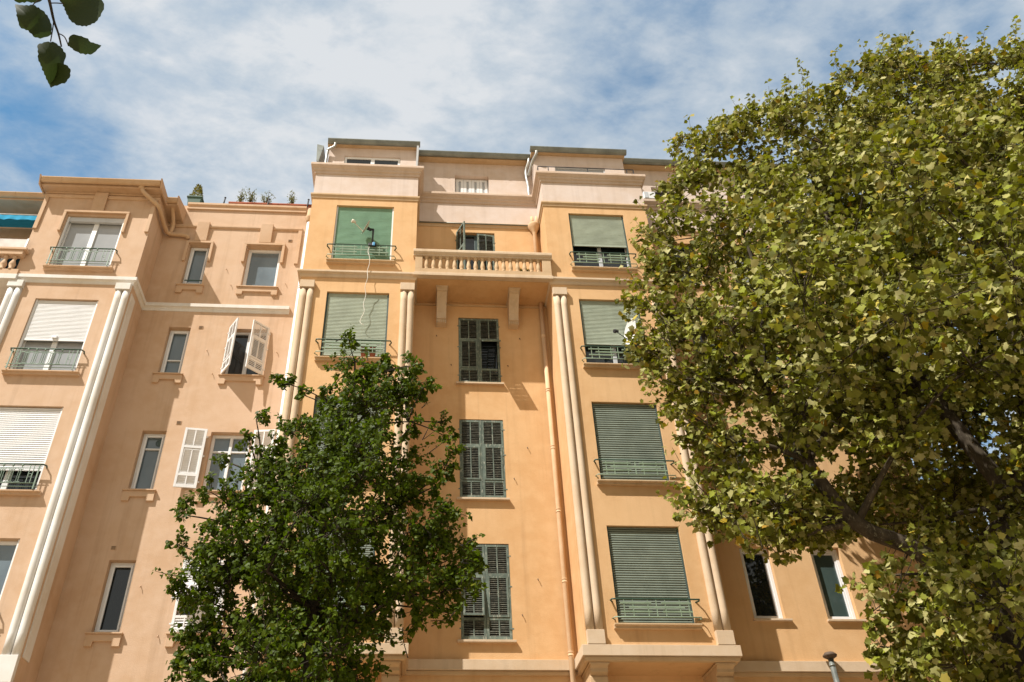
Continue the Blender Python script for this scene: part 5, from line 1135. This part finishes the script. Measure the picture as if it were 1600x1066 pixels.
LSH=[(0.30,11.91,8.61,0.23,0.03,0.27),(0.14,11.95,8.89,0.14,0.07,0.35),(-2.40,11.99,8.20,-0.27,0.15,0.22),(-0.36,12.61,10.52,-0.04,0.03,0.21),(-1.54,12.20,9.43,0.06,-0.05,0.29),(0.71,11.92,6.40,0.11,-0.07,0.17),(-0.93,12.67,10.94,-0.02,0.01,0.28),(0.18,12.31,9.07,0.23,-0.00,0.21),(-2.17,12.06,9.03,-0.07,-0.10,0.20),(0.66,13.39,6.75,0.34,0.20,-0.01),(-1.62,13.15,11.03,-0.15,0.11,0.17),(0.11,12.36,9.71,0.03,0.07,0.19),(-1.19,12.33,10.79,0.01,0.03,0.24),(-1.32,12.95,11.62,0.01,0.02,0.30),(0.53,12.66,8.56,0.16,-0.07,0.18),(0.79,12.10,6.82,0.25,0.17,-0.02),(-1.41,12.02,10.84,0.03,0.22,0.32),(-3.23,13.40,6.58,-0.28,-0.17,-0.12),(0.37,13.35,6.28,0.33,-0.14,-0.06),(-3.28,12.91,7.10,-0.37,-0.10,0.05),(-1.65,13.52,10.23,-0.03,-0.03,0.39),(-3.59,12.87,6.82,-0.33,-0.20,0.01),(-0.19,11.63,8.71,0.20,-0.04,0.32),(-0.07,12.94,5.74,-0.06,-0.26,0.24),(0.56,11.67,5.83,0.16,-0.11,0.12),(0.70,11.62,6.82,0.18,0.12,-0.03),(-0.16,12.22,5.82,0.17,0.15,0.00),(-3.36,12.47,6.63,-0.19,0.09,-0.03),(-2.67,13.27,9.21,-0.17,0.05,0.16),(0.06,12.68,10.42,0.15,0.07,0.11),(0.43,13.03,8.14,0.22,0.00,0.15),(-2.95,12.95,8.42,-0.14,-0.16,0.32),(0.43,13.34,6.34,0.29,-0.20,-0.05),(0.80,11.77,6.94,0.18,0.08,0.13),(-2.02,12.30,9.06,-0.15,-0.04,0.17),(-3.15,11.65,6.41,-0.14,0.32,0.11)]
# ================================================================== trees
tree('linden_tree', 'dark green broadleaf tree standing in front of the left bay of the ochre building', 'tree', (-1.35, 12.6, .14), LT, 'linden', .065, 'linden_leaf', 'dark_bark',
     [((-1.35, 12.6, .10), .20), ((-1.38, 12.62, 2.2), .15), ((-1.42, 12.6, 4.2), .12), ((-1.45, 12.55, 6.2), .085), ((-1.40, 12.6, 7.8), .06), ((-1.1, 12.6, 9.3), .035), ((-1.15, 12.6, 10.8), .015)],
     32, 17, 11, .05, .35, 1.0, (-.45, -.75, .55), shoots=LSH)
tree('plane_tree', 'tall plane tree with yellowish dusty leaves covering the right end of the ochre building', 'tree', (8.45, 11.9, .14), PT, 'plane', .158, 'plane_leaf', 'bark',
     [((8.2, 11.9, .1), .40), ((8.25, 11.9, 3.2), .34), ((8.5, 11.85, 5.6), .31), ((9.5, 11.7, 7.6), .25), ((10.45, 11.5, 9.6), .22), ((11.1, 11.3, 12.4), .17), ((11.5, 11.2, 15.5), .11), ((11.9, 11.1, 18.5), .05)],
     25, 13, 23, .12, .75, 1.05, (-.60, -.80, .50), seeds=.10, scatter=.78, shoots=PSH,
     limbs=([((8.5, 11.85, 5.6), .17), ((7.8, 11.9, 6.9), .14), ((6.95, 12.0, 7.45), .12), ((6.5, 12.1, 8.6), .095), ((6.15, 12.2, 10.2), .075), ((5.3, 12.3, 11.5), .045)],
            [((9.5, 11.7, 7.6), .15), ((8.9, 11.9, 10.2), .12), ((8.4, 11.9, 13.0), .09), ((8.3, 11.8, 15.0), .05), ((8.7, 11.6, 16.2), .025)],
            [((10.45, 11.5, 9.6), .14), ((12.2, 11.0, 12.4), .10), ((13.4, 10.7, 15.5), .06), ((14.0, 10.6, 18.5), .03)],
            [((8.5, 11.85, 5.6), .15), ((10.4, 11.4, 7.0), .11), ((12.6, 10.9, 9.2), .07), ((14.2, 10.6, 11.0), .04)],
            [((6.15, 12.2, 10.2), .05), ((6.6, 12.2, 12.5), .045), ((6.6, 12.2, 14.0), .03)]))

# leaves hanging into the picture from a tree beside the photographer
def pxp(x, y, d):     # metres along the sight-lines measured in the photograph, for this near twig only
    v_ = R.T @ np.array([(x - 730.) / 1336., -(y - 530.) / 1336., 1.0]) * d
    return Vector((v_[0], v_[2], v_[1] + 1.6))
NT = thing('overhanging_tree', 'tree beside the photographer whose serrated dark leaves hang into the top left corner', 'tree', (-2.9, -.6, 0))
m = MB(); m.tube(smooth_path([(-2.9, -.6, 0), (-2.88, -.55, 1.8), (-2.75, -.3, 3.4), (-2.6, .1, 5.2)], 4), [.16] * 3 + [.14] * 4 + [.12] * 4 + [.08, .08], 12); m.build('trunk', 'dark_bark', NT)
W_ = [(-2.75, -.3, 3.4), (-2.3, .5, 4.4), (-1.75, 1.2, 4.7)]
D0 = 2.5
top = pxp(62, -60, D0)
m = MB(); m.tube(smooth_path(W_ + [tuple(top + Vector((-.05, -.05, .12)))], 5), [float(q) for q in np.linspace(.05, .006, 16)], 8); m.build('bough', 'dark_bark', NT)
m = MB(); tp = [tuple(top + Vector((-.05, -.05, .12)))] + [tuple(pxp(x, y, D0)) for x, y in ((70, -25), (78, 5), (84, 32), (91, 52), (96, 73))]
m.tube(smooth_path(tp, 4), [float(q) for q in np.linspace(.006, .0022, 21)], 6)
for a, b, c in (((84, 32), (82, 48), (79, 65)), ((93, 53), (101, 58), (107, 72)), ((79, 5), (90, 5), (100, 6)), ((74, -10), (55, 4), (50, 10))):
    m.tube(smooth_path([tuple(pxp(*a, D0)), tuple(pxp(*b, D0)), tuple(pxp(*c, D0 - .01))], 3), .0017, 5)
m.build('twig', 'dark_bark', NT)
def bigleaf(poly, d, curl):
    n = len(poly); cx = sum(p[0] for p in poly) / n; cy = sum(p[1] for p in poly) / n
    rg = random.Random(int(cx * 7 + cy)); out_ = []
    for i in range(n):
        (xa, ya), (xb, yb) = poly[i], poly[(i + 1) % n]
        L_ = math.hypot(xb - xa, yb - ya); k = max(1, int(L_ / 3.2))
        for j in range(k):
            t = j / k; s = 1.2 if j % 2 else 0
            ex, ey = xa + (xb - xa) * t - cx, ya + (yb - ya) * t - cy; q = math.hypot(ex, ey) + 1e-6
            out_.append((cx + ex * (1 + (s + rg.uniform(-.5, .5)) / q), cy + ey * (1 + (s + rg.uniform(-.5, .5)) / q)))
    m = MB(); k = len(out_)
    dz = lambda x, y: d + curl * ((x - cx) * .0016 + ((x - cx) ** 2 + (y - cy) ** 2) * .00003)
    rings = []
    for s in (1.0, .6, .25):
        rings.append([m.v.append(tuple(pxp(cx + (x - cx) * s, cy + (y - cy) * s, dz(cx + (x - cx) * s, cy + (y - cy) * s)))) or len(m.v) - 1 for x, y in out_])
    m.v.append(tuple(pxp(cx, cy, d))); c0 = len(m.v) - 1
    for r in range(2):
        for i in range(k):
            j = (i + 1) % k
            m.f.append((rings[r][i], rings[r][j], rings[r + 1][j], rings[r + 1][i])); m.sm.append(True)
    for i in range(k): m.f.append((rings[2][i], rings[2][(i + 1) % k], c0)); m.sm.append(True)
    m.build('leaf', 'near_leaf', NT)
bigleaf([(24, 7), (38, 9), (52, 8), (66, 16), (76, 28), (81, 42), (79, 55), (70, 58), (66, 60), (55, 59), (44, 48), (32, 43), (27, 28)], D0 - .03, 1)
bigleaf([(90, -30), (120, -34), (146, -18), (160, 2), (163, 11), (158, 22), (150, 34), (138, 40), (122, 40), (110, 32), (103, 18), (98, 6), (88, -6)], D0 - .02, -1)
bigleaf([(59, 70), (72, 66), (86, 67), (96, 75), (103, 86), (100, 98), (98, 112), (88, 124), (80, 138), (74, 126), (68, 112), (60, 92)], D0, 1)
bigleaf([(78, 104), (90, 99), (102, 101), (110, 108), (110, 118), (104, 128), (93, 132), (82, 136), (76, 124), (70, 112)], D0 + .02, -1)
bigleaf([(107, 60), (113, 54), (124, 56), (134, 59), (142, 66), (158, 71), (152, 77), (144, 85), (130, 84), (118, 80), (108, 72)], D0 - .01, 1)
bigleaf([(16, -30), (40, -38), (62, -16), (66, 0), (58, 4), (42, 3), (28, 4), (18, -2)], D0 + .01, 1)

# ================================================================== plants and posts on the roof terrace
def planter(loc, w, d, h, mat, label, taper=.8, name='planter'):
    m = MB(); x, y, z = loc; a = w / 2
    m.hexa([(x - a * taper, y - d / 2 * taper, z), (x + a * taper, y - d / 2 * taper, z), (x - a * taper, y + d / 2 * taper, z), (x + a * taper, y + d / 2 * taper, z),
            (x - a, y - d / 2, z + h), (x + a, y - d / 2, z + h), (x - a, y + d / 2, z + h), (x + a, y + d / 2, z + h)])
    m.box(x - a - .02, x + a + .02, y - d / 2 - .02, y + d / 2 + .02, z + h - .05, z + h + .001)
    o = m.build(name, mat, None, bevel=.01)
    return tag(o, label, 'planter')
def shrub(loc, h, w, mat, label, seed, kind='blade', cone=False, n=420, ls=.07, name='shrub', grp=None):
    rng = np.random.default_rng(seed); T = thing(name, label, 'shrub', loc, grp); c = np.array(loc)
    st = MB(); P_, N_, A_, S_ = [], [], [], []
    k = 1 if cone else 9
    tips = []
    for i in range(k):
        a = rng.uniform(0, 6.28); q = 0 if cone else rng.uniform(.25, 1) * w / 2
        tip = c + np.array((q * math.cos(a), q * math.sin(a), h * rng.uniform(.6, 1.0) if not cone else h))
        mid_ = (c + tip) / 2 + np.array((rng.normal() * .03, rng.normal() * .03, .04)); st.tube([tuple(c), tuple(mid_), tuple(tip)], [.012, .008, .004], 5); tips.append((mid_, tip))
    for j in range(n):
        if cone:
            t = rng.uniform(.04, 1) ; rr = w / 2 * (1 - t) * rng.uniform(.5, 1.1) + .02; a = rng.uniform(0, 6.28)
            p = c + np.array((rr * math.cos(a), rr * math.sin(a), h * t)); ax = np.array((math.cos(a), math.sin(a), .9))
        else:
            md, tip = tips[rng.integers(k)]; t = rng.uniform(.0, 1.0); p0 = c * (1 - t) ** 2 + 2 * md * t * (1 - t) + tip * t * t if t > .25 else md
            p = p0 + rng.normal(size=3) * .045; ax = p - c + rng.normal(size=3) * .25
        P_.append(p); A_.append(ax); N_.append(rng.normal(size=3)); S_.append(ls * rng.uniform(.6, 1.3))
    st.build('stem', 'bark', T)
    foliage('leaves', kind, np.array(P_), np.array(N_), np.array(A_), np.array(S_), mat, T)
planter((-6.50, 17.42, 19.50), .40, .36, .40, 'green_planter', 'dark green tapered planter holding the small golden conifer')
shrub((-6.52, 17.42, 19.88), .62, .36, 'conifer_leaf', 'small golden conifer in the green planter on the peach building', 3, cone=True, n=520, ls=.075, name='conifer')
for k, (x0, x1, lb) in enumerate(((-5.52, -4.86, 'terracotta trough under the leftmost of the four roof shrubs'), (-4.82, -4.14, 'terracotta trough between the second roof shrub and the rightmost trough'), (-4.10, -3.08, 'long terracotta trough nearest the taller ochre building'))):
    planter(((x0 + x1) / 2, 17.45, 19.50), x1 - x0, .30, .27, 'terracotta', lb, .97)
for k, (x, h, w, lb) in enumerate(((-5.28, .66, .30, 'leftmost of the four roof shrubs, loose with one taller tip'), (-4.98, .72, .28, 'tallest of the four roof shrubs with pinkish young tips'), (-4.52, .62, .34, 'densest and roundest of the four roof shrubs'), (-3.78, .64, .30, 'rightmost roof shrub standing apart in the long trough'))):
    shrub((x, 17.45, 19.76), h, w, 'shrub_leaf', lb, 30 + k, n=200, ls=.06, grp='shrubs along the roof terrace')
for x, h, lb in ((-5.66, .36, 'short dark iron post left of the terracotta troughs'), (-4.42, .36, 'short dark iron post between the roof shrubs'), (-3.30, .40, 'short dark iron post at the right end of the troughs')):
    m = MB(); m.tube([(x, 17.26, 19.50), (x + .02, 17.24, 19.50 + h)], .022, 8); m.tube([(x + .02, 17.24, 19.5 + h), (x + .022, 17.24, 19.52 + h)], .03, 8)
    tag(m.build('iron_post', 'dark_iron'), lb, 'post', 'iron posts along the roof parapet')

# ================================================================== odds and ends on the ochre building
AC = thing('air_conditioner', 'white air conditioner unit on the upper ledge beside the plane tree', 'air conditioner', (6.68, 17.06, 20.24))
m = MB(); m.box(6.50, 6.86, 16.98, 17.20, 20.21, 20.50); ao = m.build('casing', 'white_frame', AC, bevel=.015)
m = MB(); m.box(6.53, 6.64, 16.972, 16.985, 20.24, 20.47)
m.build('side_grille', 'aluminium', AC)
VP = thing('vent_pipe', 'grey metal vent pipe with a dark cap against the lower ledge', 'vent pipe', (8.36, 16.9, 3))
m = MB(); m.tube([(8.36, 16.9, 3.0), (8.36, 16.9, 6.9)], .055, 14)
for z in (6.2, 6.75): m.tube([(8.36, 16.9, z), (8.36, 16.9, z + .04)], .062, 14)
m.build('pipe', 'zinc', VP)
m = MB(); m.lathe([(.06, 6.9), (.13, 6.94), (.14, 6.97), (.09, 7.02), (.02, 7.03)], 8.36, 16.9, 16); m.build('cap', 'rust_iron', VP)
# flower pots on the second-floor sill of the left bay
for k, (x, lb) in enumerate(((-1.28, 'left pot of red flowers on the sill behind the dark green tree top'), (-1.08, 'right pot of red flowers on the sill behind the dark green tree top'))):
    T = thing('flower_pot', lb, 'flower pot', (x, F - .06, 13.49))
    m = MB(); m.lathe([(.05, 13.495), (.07, 13.60), (.075, 13.62), (.05, 13.621)], x, F - .06, 12); m.build('pot', 'terracotta', T)
    rng = np.random.default_rng(50 + k); n = 60; d = unit(rng, n) * .06 + np.array((x, F - .06, 13.68))
    foliage('leaves', 'linden', d, rng.normal(size=(n, 3)), rng.normal(size=(n, 3)), np.full(n, .05), 'shrub_leaf', T)
    n = 40; d = unit(rng, n) * np.array((.065, .05, .025)) + np.array((x, F - .08, 13.76))
    foliage('flower', 'linden', d, rng.normal(size=(n, 3)), rng.normal(size=(n, 3)), np.full(n, .035), 'red_petal', T)
# potted plant behind the balusters
T = thing('potted_plant', 'potted plant with yellow flowers behind the balcony balusters', 'plant', (2.72, 16.55, 16.2))
m = MB(); m.lathe([(.08, 16.205), (.12, 16.36), (.125, 16.38), (.09, 16.381)], 2.72, 16.5, 14); m.build('pot', 'terracotta', T)
rng = np.random.default_rng(77); n = 160; d = unit(rng, n) * np.array((.22, .12, .14)) + np.array((2.72, 16.47, 16.55))
foliage('leaves', 'linden', d, rng.normal(size=(n, 3)), rng.normal(size=(n, 3)), np.full(n, .08), 'shrub_leaf', T)
n = 50; d = unit(rng, n) * np.array((.20, .12, .12)) + np.array((2.66, 16.42, 16.58))
foliage('flower', 'linden', d, rng.normal(size=(n, 3)), rng.normal(size=(n, 3)), np.full(n, .055), 'yellow_petal', T)
